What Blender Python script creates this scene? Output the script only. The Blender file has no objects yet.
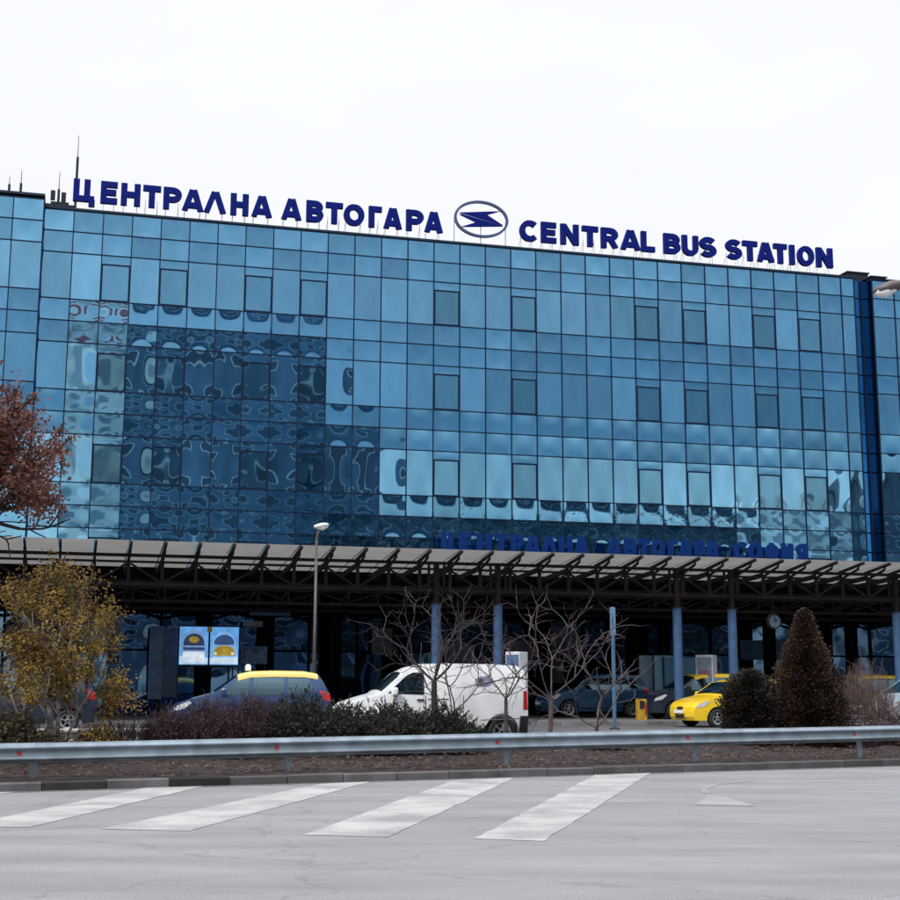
import bpy, bmesh, math, random
from mathutils import Vector, Matrix, noise
R = math.radians
PI = math.pi
random.seed(7)
scene = bpy.context.scene
C = scene.collection

# ------------------------------------------------------------------ camera
F, PIT, ROLL = 1400.0, 0.1778, 0.0028
CZ = 1.6
cd = bpy.data.cameras.new('camera'); cam = bpy.data.objects.new('camera', cd); C.objects.link(cam)
cd.sensor_width = 36; cd.lens = 36 * F / 900; cd.clip_end = 3000; cd.clip_start = 0.1
cd.shift_y = -15 / 900
cam.matrix_world = Matrix.Translation((0, 0, CZ)) @ Matrix.Rotation(R(90) + PIT, 4, 'X') @ Matrix.Rotation(ROLL, 4, 'Z')
scene.camera = cam

# ------------------------------------------------------------------ sky, sun, exposure
SUN_EL, SUN_AZ = R(42), R(215)
world = bpy.data.worlds.new('World'); scene.world = world; world.use_nodes = True
nt = world.node_tree; nt.nodes.clear()
def wn(t, **k):
    n = nt.nodes.new(t)
    for a, b in k.items(): setattr(n, a, b)
    return n
out = wn('ShaderNodeOutputWorld'); bg = wn('ShaderNodeBackground'); bg.inputs[1].default_value = 0.1
sky = wn('ShaderNodeTexSky', sky_type='NISHITA'); sky.sun_disc = False; sky.sun_elevation = SUN_EL; sky.sun_rotation = SUN_AZ
tc = wn('ShaderNodeTexCoord'); sep = wn('ShaderNodeSeparateXYZ'); nt.links.new(tc.outputs['Generated'], sep.inputs[0])
mp = wn('ShaderNodeMapping'); mp.inputs['Scale'].default_value = (1, 1, 3.0); nt.links.new(tc.outputs['Generated'], mp.inputs[0])
nz = wn('ShaderNodeTexNoise'); nz.inputs['Scale'].default_value = 3.2; nz.inputs['Detail'].default_value = 5; nt.links.new(mp.outputs[0], nz.inputs[0])
cr = wn('ShaderNodeValToRGB'); cr.color_ramp.elements[0].position = .36; cr.color_ramp.elements[1].position = .68
nt.links.new(nz.outputs['Fac'], cr.inputs[0])
fr = wn('ShaderNodeMapRange'); fr.inputs['From Min'].default_value = -.35; fr.inputs['From Max'].default_value = .35
nt.links.new(sep.outputs['Y'], fr.inputs[0])
mx1 = wn('ShaderNodeMath', operation='MAXIMUM'); nt.links.new(cr.outputs[0], mx1.inputs[0]); nt.links.new(fr.outputs[0], mx1.inputs[1])
sc_ = wn('ShaderNodeMapRange'); sc_.inputs['To Min'].default_value = .55; sc_.inputs['To Max'].default_value = 1.0; nt.links.new(mx1.outputs[0], sc_.inputs[0])
band = wn('ShaderNodeValToRGB'); nt.links.new(sep.outputs['Z'], band.inputs[0])
be = band.color_ramp.elements; be[0].position = .13; be[0].color = (1, 1, 1, 1); be[1].position = .34; be[1].color = (.92, .92, .92, 1)
e_ = be.new(.185); e_.color = (.0, .0, .0, 1); e_ = be.new(.245); e_.color = (.35, .35, .35, 1)
bandf = wn('ShaderNodeMath', operation='MAXIMUM'); nt.links.new(band.outputs[0], bandf.inputs[0]); nt.links.new(fr.outputs[0], bandf.inputs[1])
bmul = wn('ShaderNodeMath', operation='MULTIPLY'); nt.links.new(sc_.outputs[0], bmul.inputs[0]); nt.links.new(bandf.outputs[0], bmul.inputs[1])
mix = wn('ShaderNodeMixRGB'); mix.inputs['Color2'].default_value = (11.0, 11.2, 11.75, 1)
nt.links.new(bmul.outputs[0], mix.inputs['Fac']); nt.links.new(sky.outputs[0], mix.inputs['Color1'])
lum = wn('ShaderNodeValToRGB'); nt.links.new(sep.outputs['Z'], lum.inputs[0])
le = lum.color_ramp.elements; le[0].position = 0; le[0].color = (.310, .310, .312, 1); le[1].position = 1; le[1].color = (1, 1, 1, 1)
l_ = le.new(.46); l_.color = (.325, .325, .327, 1)
nz2 = wn('ShaderNodeTexNoise'); nz2.inputs['Scale'].default_value = 2.2; nz2.inputs['Detail'].default_value = 4; nt.links.new(mp.outputs[0], nz2.inputs[0])
nr = wn('ShaderNodeMapRange'); nr.inputs['From Min'].default_value = .3; nr.inputs['From Max'].default_value = .7; nr.inputs['To Min'].default_value = 1.58; nr.inputs['To Max'].default_value = 1.72; nt.links.new(nz2.outputs['Fac'], nr.inputs[0])
lm = wn('ShaderNodeMath', operation='MULTIPLY'); nt.links.new(lum.outputs[0], lm.inputs[0]); nt.links.new(nr.outputs[0], lm.inputs[1])
vs_ = wn('ShaderNodeVectorMath', operation='SCALE'); nt.links.new(mix.outputs[0], vs_.inputs[0]); nt.links.new(lm.outputs[0], vs_.inputs['Scale'])
nt.links.new(vs_.outputs[0], bg.inputs[0]); nt.links.new(bg.outputs[0], out.inputs[0])

sd = bpy.data.lights.new('sun', 'SUN'); sun = bpy.data.objects.new('sun', sd); C.objects.link(sun)
sd.energy = 1.5; sd.angle = R(14); sd.color = (1, .96, .9)
sv = Vector((math.sin(SUN_AZ) * math.cos(SUN_EL), math.cos(SUN_AZ) * math.cos(SUN_EL), math.sin(SUN_EL)))
sun.rotation_euler = sv.to_track_quat('Z', 'Y').to_euler()
scene.render.engine = 'CYCLES'
scene.view_settings.view_transform = 'Standard'; scene.view_settings.look = 'None'
scene.view_settings.exposure = 0.70; scene.view_settings.gamma = 1.0; scene.view_settings.use_curve_mapping = False
scene.cycles.max_bounces = 8

# ------------------------------------------------------------------ projection helpers
cp, sp = math.cos(PIT), math.sin(PIT)
def ray(x, y):
    a, b = x - 450, y - 435
    c, s = math.cos(ROLL), math.sin(ROLL)
    px, py = c * a + s * b, -s * a + c * b
    return Vector((px, F * cp + py * sp, F * sp - py * cp)) / F
def at(x, y, d):
    r = ray(x, y); return r / r.y * d + Vector((0, 0, CZ))
YAW = .2646
A = Vector((math.cos(YAW), math.sin(YAW), 0)); N = Vector((math.sin(YAW), -math.cos(YAW), 0))
O = Vector((-15.93, 52.52, 0))
def onplane(x, y, off):
    r = ray(x, y); cpos = Vector((0, 0, CZ))
    t = (O + N * off - cpos).dot(N) / r.dot(N); P = cpos + r * t
    return (P - O).dot(A), P.z
def fw(u, off, z): return O + A * u + N * off + Vector((0, 0, z))
def kd(px): return 1 / (1 / 22.9 + (1 / 31.5 - 1 / 22.9) * px / 900)          # depth of the kerb in a picture column
def spot(px, d, z=0):
    r = ray(px, 720); return Vector((r.x / r.y * d, d, z))

# ------------------------------------------------------------------ materials
def mat(name, col, rough=.6, metal=0, var=.12, scale=3, bump=0, bscale=20, coat=0, spec=.5, c2=None, dist=.02, coords='Object'):
    m = bpy.data.materials.new(name); m.use_nodes = True; t = m.node_tree; n = t.nodes; l = t.links
    b = n['Principled BSDF']; b.inputs['Roughness'].default_value = rough; b.inputs['Metallic'].default_value = metal
    b.inputs['Specular IOR Level'].default_value = spec; b.inputs['Coat Weight'].default_value = coat
    co = n.new('ShaderNodeTexCoord')
    no = n.new('ShaderNodeTexNoise'); no.inputs['Scale'].default_value = scale; no.inputs['Detail'].default_value = 6
    l.new(co.outputs[coords], no.inputs['Vector'])
    ra = n.new('ShaderNodeValToRGB'); ra.color_ramp.elements[0].position = .3; ra.color_ramp.elements[1].position = .7
    a_ = tuple(max(0, c * (1 - var)) for c in col); b_ = c2 or tuple(c * (1 + var) for c in col)
    ra.color_ramp.elements[0].color = (*a_, 1); ra.color_ramp.elements[1].color = (*b_, 1)
    l.new(no.outputs['Fac'], ra.inputs[0]); l.new(ra.outputs[0], b.inputs['Base Color'])
    if bump:
        n2 = n.new('ShaderNodeTexNoise'); n2.inputs['Scale'].default_value = bscale; n2.inputs['Detail'].default_value = 5
        l.new(co.outputs[coords], n2.inputs['Vector'])
        bu = n.new('ShaderNodeBump'); bu.inputs['Strength'].default_value = bump; bu.inputs['Distance'].default_value = dist
        l.new(n2.outputs['Fac'], bu.inputs['Height']); l.new(bu.outputs[0], b.inputs['Normal'])
    return m
def glassmat(name, tint, body, rough=.02, share=.8, streak=.06):
    m = bpy.data.materials.new(name); m.use_nodes = True; t = m.node_tree; n = t.nodes; l = t.links; n.clear()
    o = n.new('ShaderNodeOutputMaterial'); g = n.new('ShaderNodeBsdfGlossy'); g.inputs['Roughness'].default_value = rough
    d = n.new('ShaderNodeBsdfDiffuse'); ms = n.new('ShaderNodeMixShader'); ms.inputs[0].default_value = share
    at_ = n.new('ShaderNodeAttribute'); at_.attribute_name = 'tone'
    co = n.new('ShaderNodeTexCoord'); mp_ = n.new('ShaderNodeMapping'); mp_.inputs['Scale'].default_value = (1.2, 1.2, .5)
    l.new(co.outputs['Object'], mp_.inputs[0])
    no = n.new('ShaderNodeTexNoise'); no.inputs['Scale'].default_value = 1.3; no.inputs['Detail'].default_value = 7; no.inputs['Roughness'].default_value = .65
    l.new(mp_.outputs[0], no.inputs['Vector'])
    mr = n.new('ShaderNodeMapRange'); mr.inputs['From Min'].default_value = .3; mr.inputs['From Max'].default_value = .7
    mr.inputs['To Min'].default_value = 1 - streak; mr.inputs['To Max'].default_value = 1 + streak
    l.new(no.outputs['Fac'], mr.inputs[0])
    add = n.new('ShaderNodeMath'); add.operation = 'ADD'; add.inputs[1].default_value = 1.0; l.new(at_.outputs['Fac'], add.inputs[0])
    mul = n.new('ShaderNodeMath'); mul.operation = 'MULTIPLY'; l.new(add.outputs[0], mul.inputs[0]); l.new(mr.outputs[0], mul.inputs[1])
    vm = n.new('ShaderNodeVectorMath'); vm.operation = 'SCALE'; vm.inputs[0].default_value = tint; l.new(mul.outputs[0], vm.inputs['Scale'])
    l.new(vm.outputs[0], g.inputs['Color']); d.inputs['Color'].default_value = (*body, 1)
    l.new(d.outputs[0], ms.inputs[1]); l.new(g.outputs[0], ms.inputs[2]); l.new(ms.outputs[0], o.inputs[0])
    return m
M = {}
M['vision'] = glassmat('vision_glass', (.300, .640, .850), (.003, .042, .11), .012, .86, .10)
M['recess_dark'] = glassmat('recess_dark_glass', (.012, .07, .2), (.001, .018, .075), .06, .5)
M['spandrel'] = glassmat('spandrel_glass', (.240, .545, .755), (.003, .050, .13), .02, .82, .10)
M['vent_glass'] = glassmat('vent_glass', (.225, .50, .66), (.004, .035, .08), .015, .82, .10)
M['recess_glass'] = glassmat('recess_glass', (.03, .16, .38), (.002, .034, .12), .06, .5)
M['shop_glass'] = glassmat('shop_glass', (.16, .30, .46), (.001, .003, .007), .02, .75, .25)
M['car_glass'] = glassmat('car_glass', (.26, .40, .44), (.004, .010, .014), .02, .38)
M['mullion'] = mat('mullion_metal', (.006, .016, .045), .5, 0, spec=.15)
M['core'] = mat('building_core', (.004, .005, .008), .9, spec=.05)
M['coping'] = mat('roof_coping', (.02, .035, .06), .6, .1, spec=.2)
M['plant'] = mat('roof_plant_metal', (.02, .030, .036), .7, .1, .25, spec=.2)
M['steel'] = mat('canopy_steel', (.024, .018, .023), .7, 0, .3, 2, spec=.15)
M['blue_steel'] = mat('column_paint', (.050, .105, .215), .5, 0, .15, 4, spec=.25)
M['dark_roof'] = mat('canopy_roof_sheet', (.006, .006, .008), .9, spec=.05)
M['signblue'] = mat('sign_blue', (.001, .009, .150), .6, 0, .08, 1.2, spec=.12)
M['signblue2'] = mat('canopy_sign_blue', (.002, .026, .15), .6, 0, .15, 1.2, spec=.12)
M['silver'] = mat('silver_metal', (.35, .38, .45), .35, .6)
M['galv'] = mat('galvanised_steel', (.22, .27, .31), .45, .45, .25, 3, .15, 30)
M['rust'] = mat('reflector_red', (.40, .02, .02), .4)
M['concrete'] = mat('concrete', (.30, .29, .28), .9, 0, .3, 4, .4, 30)
M['white'] = mat('white_paint', (.88, .89, .89), .3, 0, .04, 2, coat=.6)
M['carblue'] = mat('blue_car_paint', (.016, .052, .15), .28, .2, .1, 2, coat=.8)
M['ltblue'] = mat('light_blue_car_paint', (.02, .085, .17), .28, .2, .1, 2, coat=.8)
M['yellow'] = mat('yellow_car_paint', (.85, .56, .02), .3, 0, .05, 2, coat=.7)
M['paleyellow'] = mat('pale_yellow_paint', (.80, .62, .16), .35, 0, .06, 2, coat=.4)
M['carsilver'] = mat('silver_car_paint', (.42, .45, .48), .3, .5, .05, 2, coat=.7)
M['cardark'] = mat('dark_car_paint', (.02, .03, .05), .3, .2, .05, 2, coat=.7)
M['black'] = mat('black_plastic', (.015, .015, .018), .55)
M['rubber'] = mat('tyre_rubber', (.02, .02, .02), .85, 0, .3, 10, .3, 40)
M['rim'] = mat('wheel_metal', (.42, .43, .45), .35, .7)
M['red'] = mat('red_lens', (.45, .015, .02), .2, coat=.8)
M['lens'] = mat('clear_lens', (.65, .68, .70), .12, .2, coat=1)
M['bark'] = mat('dark_bark', (.03, .022, .024), .9, 0, .4, 14, .5, 40)
M['greybark'] = mat('grey_bark', (.085, .065, .070), .9, 0, .35, 10, .5, 40)
M['birch'] = mat('birch_bark', (.21, .19, .195), .8, 0, .5, 7, .3, 40)
M['twig'] = mat('brown_twig', (.035, .018, .022), .9, 0, .4, 3)
M['palet'] = mat('pale_twig', (.12, .08, .07), .9, 0, .4, 3)
def leafmat(name, c1, c2, s=1.4):
    m = mat(name, c1, .7, 0, 0, s, c2=c2); n = m.node_tree.nodes; l = m.node_tree.links
    b = n['Principled BSDF']; tr = n.new('ShaderNodeBsdfTranslucent'); ms = n.new('ShaderNodeMixShader'); ms.inputs[0].default_value = .25
    for k in n:
        if k.type == 'VALTORGB': l.new(k.outputs[0], tr.inputs['Color'])
        if k.type == 'OUTPUT_MATERIAL': o = k
    l.new(b.outputs[0], ms.inputs[1]); l.new(tr.outputs[0], ms.inputs[2]); l.new(ms.outputs[0], o.inputs[0])
    return m
M['leaf_y'] = leafmat('yellow_green_leaves', (.05, .032, .010), (.40, .25, .04), 3.4)
M['leaf_r'] = leafmat('rust_leaves', (.06, .022, .016), (.24, .085, .055), 3.5)
M['leaf_j'] = leafmat('juniper_needles', (.009, .013, .010), (.035, .042, .028), 3)
M['leaf_c'] = leafmat('brown_thuja_scales', (.009, .006, .004), (.050, .021, .010), 2.4)
M['leaf_d'] = leafmat('dark_thuja_scales', (.006, .005, .003), (.022, .013, .007), 2)
M['leaf_p'] = leafmat('purple_brown_leaves', (.022, .008, .013), (.055, .022, .028), 3)
M['leaf_g'] = leafmat('green_leaves', (.02, .022, .010), (.10, .08, .025), 3)
M['leaf_w'] = leafmat('frosted_leaves', (.05, .045, .05), (.27, .26, .28), 6)
M['leaf_t'] = leafmat('tree_leaves_across', (.012, .02, .03), (.045, .06, .075), 1)
M['litter'] = leafmat('fallen_leaves', (.03, .017, .015), (.17, .10, .075), 8)

def asphalt(name, base, patch=.18, s=.35):
    m = mat(name, base, .9, 0, .34, 55, .7, 120, dist=.008); n = m.node_tree.nodes; l = m.node_tree.links
    b = n['Principled BSDF']; ra = [k for k in n if k.type == 'VALTORGB'][0]; co = [k for k in n if k.type == 'TEX_COORD'][0]
    mpg = n.new('ShaderNodeMapping'); mpg.inputs['Rotation'].default_value = (0, 0, -R(26)); mpg.inputs['Scale'].default_value = (.45, 1.5, 1)
    l.new(co.outputs['Object'], mpg.inputs[0])
    n3 = n.new('ShaderNodeTexNoise'); n3.inputs['Scale'].default_value = s * 2; n3.inputs['Detail'].default_value = 8; n3.inputs['Roughness'].default_value = .62
    l.new(mpg.outputs[0], n3.inputs['Vector'])
    mr = n.new('ShaderNodeMapRange'); mr.inputs['From Min'].default_value = .3; mr.inputs['From Max'].default_value = .7
    mr.inputs['To Min'].default_value = 1 - patch; mr.inputs['To Max'].default_value = 1 + patch; l.new(n3.outputs['Fac'], mr.inputs[0])
    v = n.new('ShaderNodeVectorMath'); v.operation = 'SCALE'; l.new(ra.outputs[0], v.inputs[0]); l.new(mr.outputs[0], v.inputs['Scale'])
    # thin sealed cracks
    vo = n.new('ShaderNodeTexVoronoi'); vo.feature = 'DISTANCE_TO_EDGE'; vo.inputs['Scale'].default_value = .22
    nd = n.new('ShaderNodeTexNoise'); nd.inputs['Scale'].default_value = 1.1; nd.inputs['Detail'].default_value = 5
    l.new(co.outputs['Object'], nd.inputs['Vector'])
    va = n.new('ShaderNodeVectorMath'); va.operation = 'MULTIPLY_ADD'; va.inputs[1].default_value = (1.6, 1.6, 0)
    l.new(nd.outputs['Color'], va.inputs[0]); l.new(co.outputs['Object'], va.inputs[2]); l.new(va.outputs[0], vo.inputs['Vector'])
    m2 = n.new('ShaderNodeMapRange'); m2.inputs['From Min'].default_value = 0; m2.inputs['From Max'].default_value = .007
    m2.inputs['To Min'].default_value = .78; m2.inputs['To Max'].default_value = 1; l.new(vo.outputs['Distance'], m2.inputs[0])
    v2 = n.new('ShaderNodeVectorMath'); v2.operation = 'SCALE'; l.new(v.outputs[0], v2.inputs[0]); l.new(m2.outputs[0], v2.inputs['Scale'])
    l.new(v2.outputs[0], b.inputs['Base Color'])
    return m
M['road'] = asphalt('old_grey_asphalt', (.215, .215, .220), .20)
M['road2'] = asphalt('forecourt_asphalt', (.085, .085, .09))
M['paving'] = mat('paving', (.16, .155, .15), .9, 0, .2, 2, .3, 30)
M['soil'] = mat('verge_soil', (.008, .005, .005), .95, 0, .5, 5, 1, 14, c2=(.042, .024, .021), dist=.06)
def worn_paint(lo=.40, hi=.62, c0=(.20, .20, .205, 1), c1=(.40, .40, .385, 1)):
    m = bpy.data.materials.new('worn_road_paint'); m.use_nodes = True; n = m.node_tree.nodes; l = m.node_tree.links
    b = n['Principled BSDF']; b.inputs['Roughness'].default_value = .85
    co = n.new('ShaderNodeTexCoord'); no = n.new('ShaderNodeTexNoise'); no.inputs['Scale'].default_value = 22; no.inputs['Detail'].default_value = 10; no.inputs['Roughness'].default_value = .75
    n2 = n.new('ShaderNodeTexNoise'); n2.inputs['Scale'].default_value = 1.1; n2.inputs['Detail'].default_value = 4
    l.new(co.outputs['Object'], no.inputs['Vector']); l.new(co.outputs['Object'], n2.inputs['Vector'])
    mm = n.new('ShaderNodeMath'); mm.operation = 'MULTIPLY_ADD'; mm.inputs[1].default_value = .55; l.new(n2.outputs['Fac'], mm.inputs[0])
    m3 = n.new('ShaderNodeMath'); m3.operation = 'MULTIPLY'; m3.inputs[1].default_value = .5; l.new(no.outputs['Fac'], m3.inputs[0]); l.new(m3.outputs[0], mm.inputs[2])
    ra = n.new('ShaderNodeValToRGB'); ra.color_ramp.elements[0].position = lo; ra.color_ramp.elements[1].position = hi
    ra.color_ramp.elements[0].color = c0; ra.color_ramp.elements[1].color = c1
    l.new(mm.outputs[0], ra.inputs[0]); l.new(ra.outputs[0], b.inputs['Base Color']); return m
M['paint'] = worn_paint()
def kerbmat():
    m = mat('kerb_concrete', (.085, .08, .085), .9, 0, .3, 2.5, .5, 25); n = m.node_tree.nodes; l = m.node_tree.links
    b = n['Principled BSDF']; ra = [k for k in n if k.type == 'VALTORGB'][0]
    at_ = n.new('ShaderNodeAttribute'); at_.attribute_name = 'tone'
    v = n.new('ShaderNodeVectorMath'); v.operation = 'SCALE'; l.new(ra.outputs[0], v.inputs[0]); l.new(at_.outputs['Fac'], v.inputs['Scale'])
    l.new(v.outputs[0], b.inputs['Base Color']); return m
M['kerb'] = kerbmat()
def polycarb():
    m = bpy.data.materials.new('milky_polycarbonate'); m.use_nodes = True; n = m.node_tree.nodes; l = m.node_tree.links; n.clear()
    o = n.new('ShaderNodeOutputMaterial'); tr = n.new('ShaderNodeBsdfTranslucent'); di = n.new('ShaderNodeBsdfDiffuse'); ms = n.new('ShaderNodeMixShader'); ms.inputs[0].default_value = .5
    co = n.new('ShaderNodeTexCoord'); no = n.new('ShaderNodeTexNoise'); no.inputs['Scale'].default_value = 1.2; no.inputs['Detail'].default_value = 5
    l.new(co.outputs['Object'], no.inputs['Vector']); ra = n.new('ShaderNodeValToRGB')
    ra.color_ramp.elements[0].color = (.21, .20, .185, 1); ra.color_ramp.elements[1].color = (.30, .29, .275, 1)
    l.new(no.outputs['Fac'], ra.inputs[0]); l.new(ra.outputs[0], tr.inputs[0]); l.new(ra.outputs[0], di.inputs[0])
    l.new(di.outputs[0], ms.inputs[1]); l.new(tr.outputs[0], ms.inputs[2]); l.new(ms.outputs[0], o.inputs[0]); return m
M['poly'] = polycarb()

# ------------------------------------------------------------------ mesh + object helpers
def tag(o, label=None, cat=None, group=None, kind=None):
    for k, v in (('label', label), ('category', cat), ('group', group), ('kind', kind)):
        if v: o[k] = v
    return o
def empty(name, loc=(0, 0, 0), rz=0):
    o = bpy.data.objects.new(name, None); C.objects.link(o); o.location = loc; o.rotation_euler = (0, 0, rz); o.empty_display_size = .3; return o
def copy_tree(o, parent=None):
    c = o.copy(); C.objects.link(c)
    if parent: c.parent = parent
    for ch in o.children: copy_tree(ch, c)
    return c
class MB:
    def __init__(s): s.v = []; s.f = []; s.t = []
    def add(s, vs, fs, tone=0.):
        b = len(s.v); s.v += [tuple(v) for v in vs]
        for f in fs: s.f.append(tuple(b + i for i in f)); s.t.append(tone)
    def box(s, x0, x1, y0, y1, z0, z1, tone=0.):
        s.add([(x0, y0, z0), (x1, y0, z0), (x1, y1, z0), (x0, y1, z0), (x0, y0, z1), (x1, y0, z1), (x1, y1, z1), (x0, y1, z1)],
              [(3, 2, 1, 0), (4, 5, 6, 7), (0, 1, 5, 4), (1, 2, 6, 5), (2, 3, 7, 6), (3, 0, 4, 7)], tone)
    def tube(s, p, q, r0, r1=None, n=8, cap=True):
        p, q = Vector(p), Vector(q); r1 = r0 if r1 is None else r1
        d = (q - p)
        if d.length < 1e-6: return
        d.normalize(); a = d.orthogonal().normalized(); b = d.cross(a)
        vs = [c + (a * math.cos(2 * PI * k / n) + b * math.sin(2 * PI * k / n)) * r for c, r in ((p, r0), (q, r1)) for k in range(n)]
        fs = [(k, (k + 1) % n, n + (k + 1) % n, n + k) for k in range(n)]
        if cap: fs += [tuple(range(n))[::-1], tuple(range(n, 2 * n))]
        s.add(vs, fs)
    def bar(s, p, q, w, h):
        """rectangular bar between two points, w sideways, h up"""
        p, q = Vector(p), Vector(q); d = (q - p).normalized()
        up = Vector((0, 0, 1)) if abs(d.z) < .9 else Vector((0, 1, 0))
        a = d.cross(up).normalized() * w / 2; b = a.cross(d).normalized() * h / 2
        vs = [c + i * a + j * b for c in (p, q) for i, j in ((-1, -1), (1, -1), (1, 1), (-1, 1))]
        s.add(vs, [(0, 1, 2, 3), (7, 6, 5, 4), (0, 4, 5, 1), (1, 5, 6, 2), (2, 6, 7, 3), (3, 7, 4, 0)])
    def lathe(s, prof, c, axis='Y', n=24):
        c = Vector(c); vs = []
        for r, h in prof:
            for k in range(n):
                a = 2 * PI * k / n
                v = {'Y': (r * math.cos(a), h, r * math.sin(a)), 'Z': (r * math.cos(a), r * math.sin(a), h), 'X': (h, r * math.cos(a), r * math.sin(a))}[axis]
                vs.append(c + Vector(v))
        fs = [(i * n + k, i * n + (k + 1) % n, (i + 1) * n + (k + 1) % n, (i + 1) * n + k) for i in range(len(prof) - 1) for k in range(n)]
        s.add(vs, fs)
    def build(s, name, m, parent=None, smooth=False, bevel=0):
        me = bpy.data.meshes.new(name); me.from_pydata(s.v, [], s.f)
        if any(s.t):
            a = me.attributes.new('tone', 'FLOAT', 'FACE'); a.data.foreach_set('value', s.t)
        me.materials.append(m)
        if smooth: me.polygons.foreach_set('use_smooth', [True] * len(me.polygons))
        me.update()
        o = bpy.data.objects.new(name, me); C.objects.link(o)
        if parent: o.parent = parent
        if bevel:
            b = o.modifiers.new('bevel', 'BEVEL'); b.width = bevel; b.segments = 2; b.limit_method = 'ANGLE'
        return o

# ------------------------------------------------------------------ ground
kA = Vector((17.06, 8.44, 0)).normalized(); kN = Vector((kA.y, -kA.x, 0))      # along kerb; towards the camera
K0 = Vector((0, 25.29, 0))
def kp(t, back=0, z=0): return K0 + kA * t - kN * back + Vector((0, 0, z))
def grid_sheet(name, fn, nu, nv, m, **k):
    vs = [fn(i / nu, j / nv) for j in range(nv + 1) for i in range(nu + 1)]
    fs = [(j * (nu + 1) + i, j * (nu + 1) + i + 1, (j + 1) * (nu + 1) + i + 1, (j + 1) * (nu + 1) + i) for j in range(nv) for i in range(nu)]
    b = MB(); b.add(vs, fs); return b.build(name, m, **k)
g = grid_sheet('ground', lambda a, b: ((a - .5) * 2400, (b - .5) * 2400, -.03), 12, 12, M['paving']); tag(g, kind='structure')
r_ = MB(); r_.add([kp(-120, 0, 0), kp(-120, -34, 0), kp(140, -34, 0), kp(140, 0, 0)], [(0, 1, 2, 3)]); tag(r_.build('road', M['road']), kind='structure')
# forecourt behind the verge
fz = .38
f_ = MB(); f_.add([kp(-90, 4.4, fz), kp(110, 4.4, fz), fw(130, -60, fz), fw(-90, -60, fz)], [(0, 1, 2, 3)])
f_.add([kp(-90, 4.4, fz), kp(110, 4.4, fz), kp(110, 4.4, -.02), kp(-90, 4.4, -.02)], [(3, 2, 1, 0)]); tag(f_.build('forecourt', M['road2']), kind='structure')
p_ = MB(); p_.add([fw(-60, 11.6, fz + .12), fw(80, 11.6, fz + .12), fw(80, -.2, fz + .12), fw(-60, -.2, fz + .12), fw(-60, 11.6, fz), fw(80, 11.6, fz)], [(0, 1, 2, 3), (0, 4, 5, 1)])
tag(p_.build('pavement', M['paving']), kind='structure')
pk = MB()
for k in range(-50, 80):
    a, b = fw(k + .01, 11.6, 0), fw(k + .99, 11.6, 0)
    q = [a, b, b + N * .16, a + N * .16]
    pk.add([x + Vector((0, 0, fz)) for x in q] + [x + Vector((0, 0, fz + .13)) for x in q], [(4, 5, 6, 7), (0, 1, 5, 4), (1, 2, 6, 5), (2, 3, 7, 6), (3, 0, 4, 7)], random.uniform(1.4, 2.2))
tag(pk.build('kerb', M['kerb']), kind='structure')
# verge with a lumpy surface
def vz(back): return .135 + .25 * min(1, max(0, back - .3) / 3.6)
def vfn(a, b):
    t = -40 + a * 90; back = .16 + b * 4.3
    z = vz(back) + (noise.noise(Vector((t * .9, back * 1.2, 0))) * .07 + noise.noise(Vector((t * 4, back * 4, 3))) * .025) * min(1, b * 5) * min(1, (1 - b) * 6)
    return kp(t, back, z)
tag(grid_sheet('verge', vfn, 500, 34, M['soil'], smooth=True), kind='structure')
# front kerb of single stones
kb = MB(); random.seed(5)
for k in range(-44, 52):
    a, b = k + .008, k + .992
    px_d = random.uniform(.7, 1.25)
    if -11 < k < -4: px_d = .30 if k % 2 else 1.25
    if random.random() < .12: px_d *= .55
    h = .14 + random.uniform(-.008, .008)
    q = [kp(a, 0), kp(b, 0), kp(b, .17), kp(a, .17)]
    tp = [kp(a, .02), kp(b, .02), kp(b, .17), kp(a, .17)]
    kb.add([x - Vector((0, 0, .02)) for x in q] + [x + Vector((0, 0, h - .02)) for x in q] + [x + Vector((0, 0, h)) for x in tp],
           [(0, 1, 5, 4), (1, 2, 6, 5), (2, 3, 7, 6), (3, 0, 4, 7), (4, 5, 9, 8), (5, 6, 10, 9), (6, 7, 11, 10), (7, 4, 8, 11), (8, 9, 10, 11)], px_d)
tag(kb.build('kerb', M['kerb']), kind='structure')
# gutter dirt + white stripes
gt = MB(); gt.add([kp(-44, -.02, .004), kp(52, -.02, .004), kp(52, -.20, .004), kp(-44, -.20, .004)], [(3, 2, 1, 0)]); tag(gt.build('gutter', mat('gutter_dirt', (.12, .115, .115), .95, 0, .35, 4)), kind='structure')
for TL, TR, BL, BR in (((-4.8, 23.12), (-3.96, 23.39), (-5.38, 18.55), (-4.55, 18.58)), ((-2.14, 23.93), (-1.34, 24.46), (-3.4, 18.62), (-2.44, 18.65)),
        ((.1, 25.04), (1.18, 25.63), (-1.08, 18.54), (-.11, 18.57)), ((2.7, 26.56), (3.81, 27.2), (.99, 18.75), (1.83, 18.78)), ((-7.25, 22.3), (-6.5, 22.75), (-8.0, 18.5), (-7.2, 18.5))):
    b = MB(); TL, TR, BL, BR = [Vector((*p, 0)) for p in (TL, TR, BL, BR)]; n = 60; vs = []
    for i in range(n + 1):
        q_ = -.42 + 1.42 * i / n
        p0, p1 = BL.lerp(TL, q_), BR.lerp(TR, q_); e0 = noise.noise(Vector((p0.x * 3, i * .7, 1))) * .035
        e1 = noise.noise(Vector((p1.x * 3, i * .6, 5))) * .035
        vs += [p0 + Vector((e0, 0, .005)), p1 + Vector((e1, 0, .005))]
    b.add(vs, [(2 * i, 2 * i + 1, 2 * i + 3, 2 * i + 2) for i in range(n)])
    tag(b.build('road_stripe', M['paint']), kind='structure')
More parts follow.
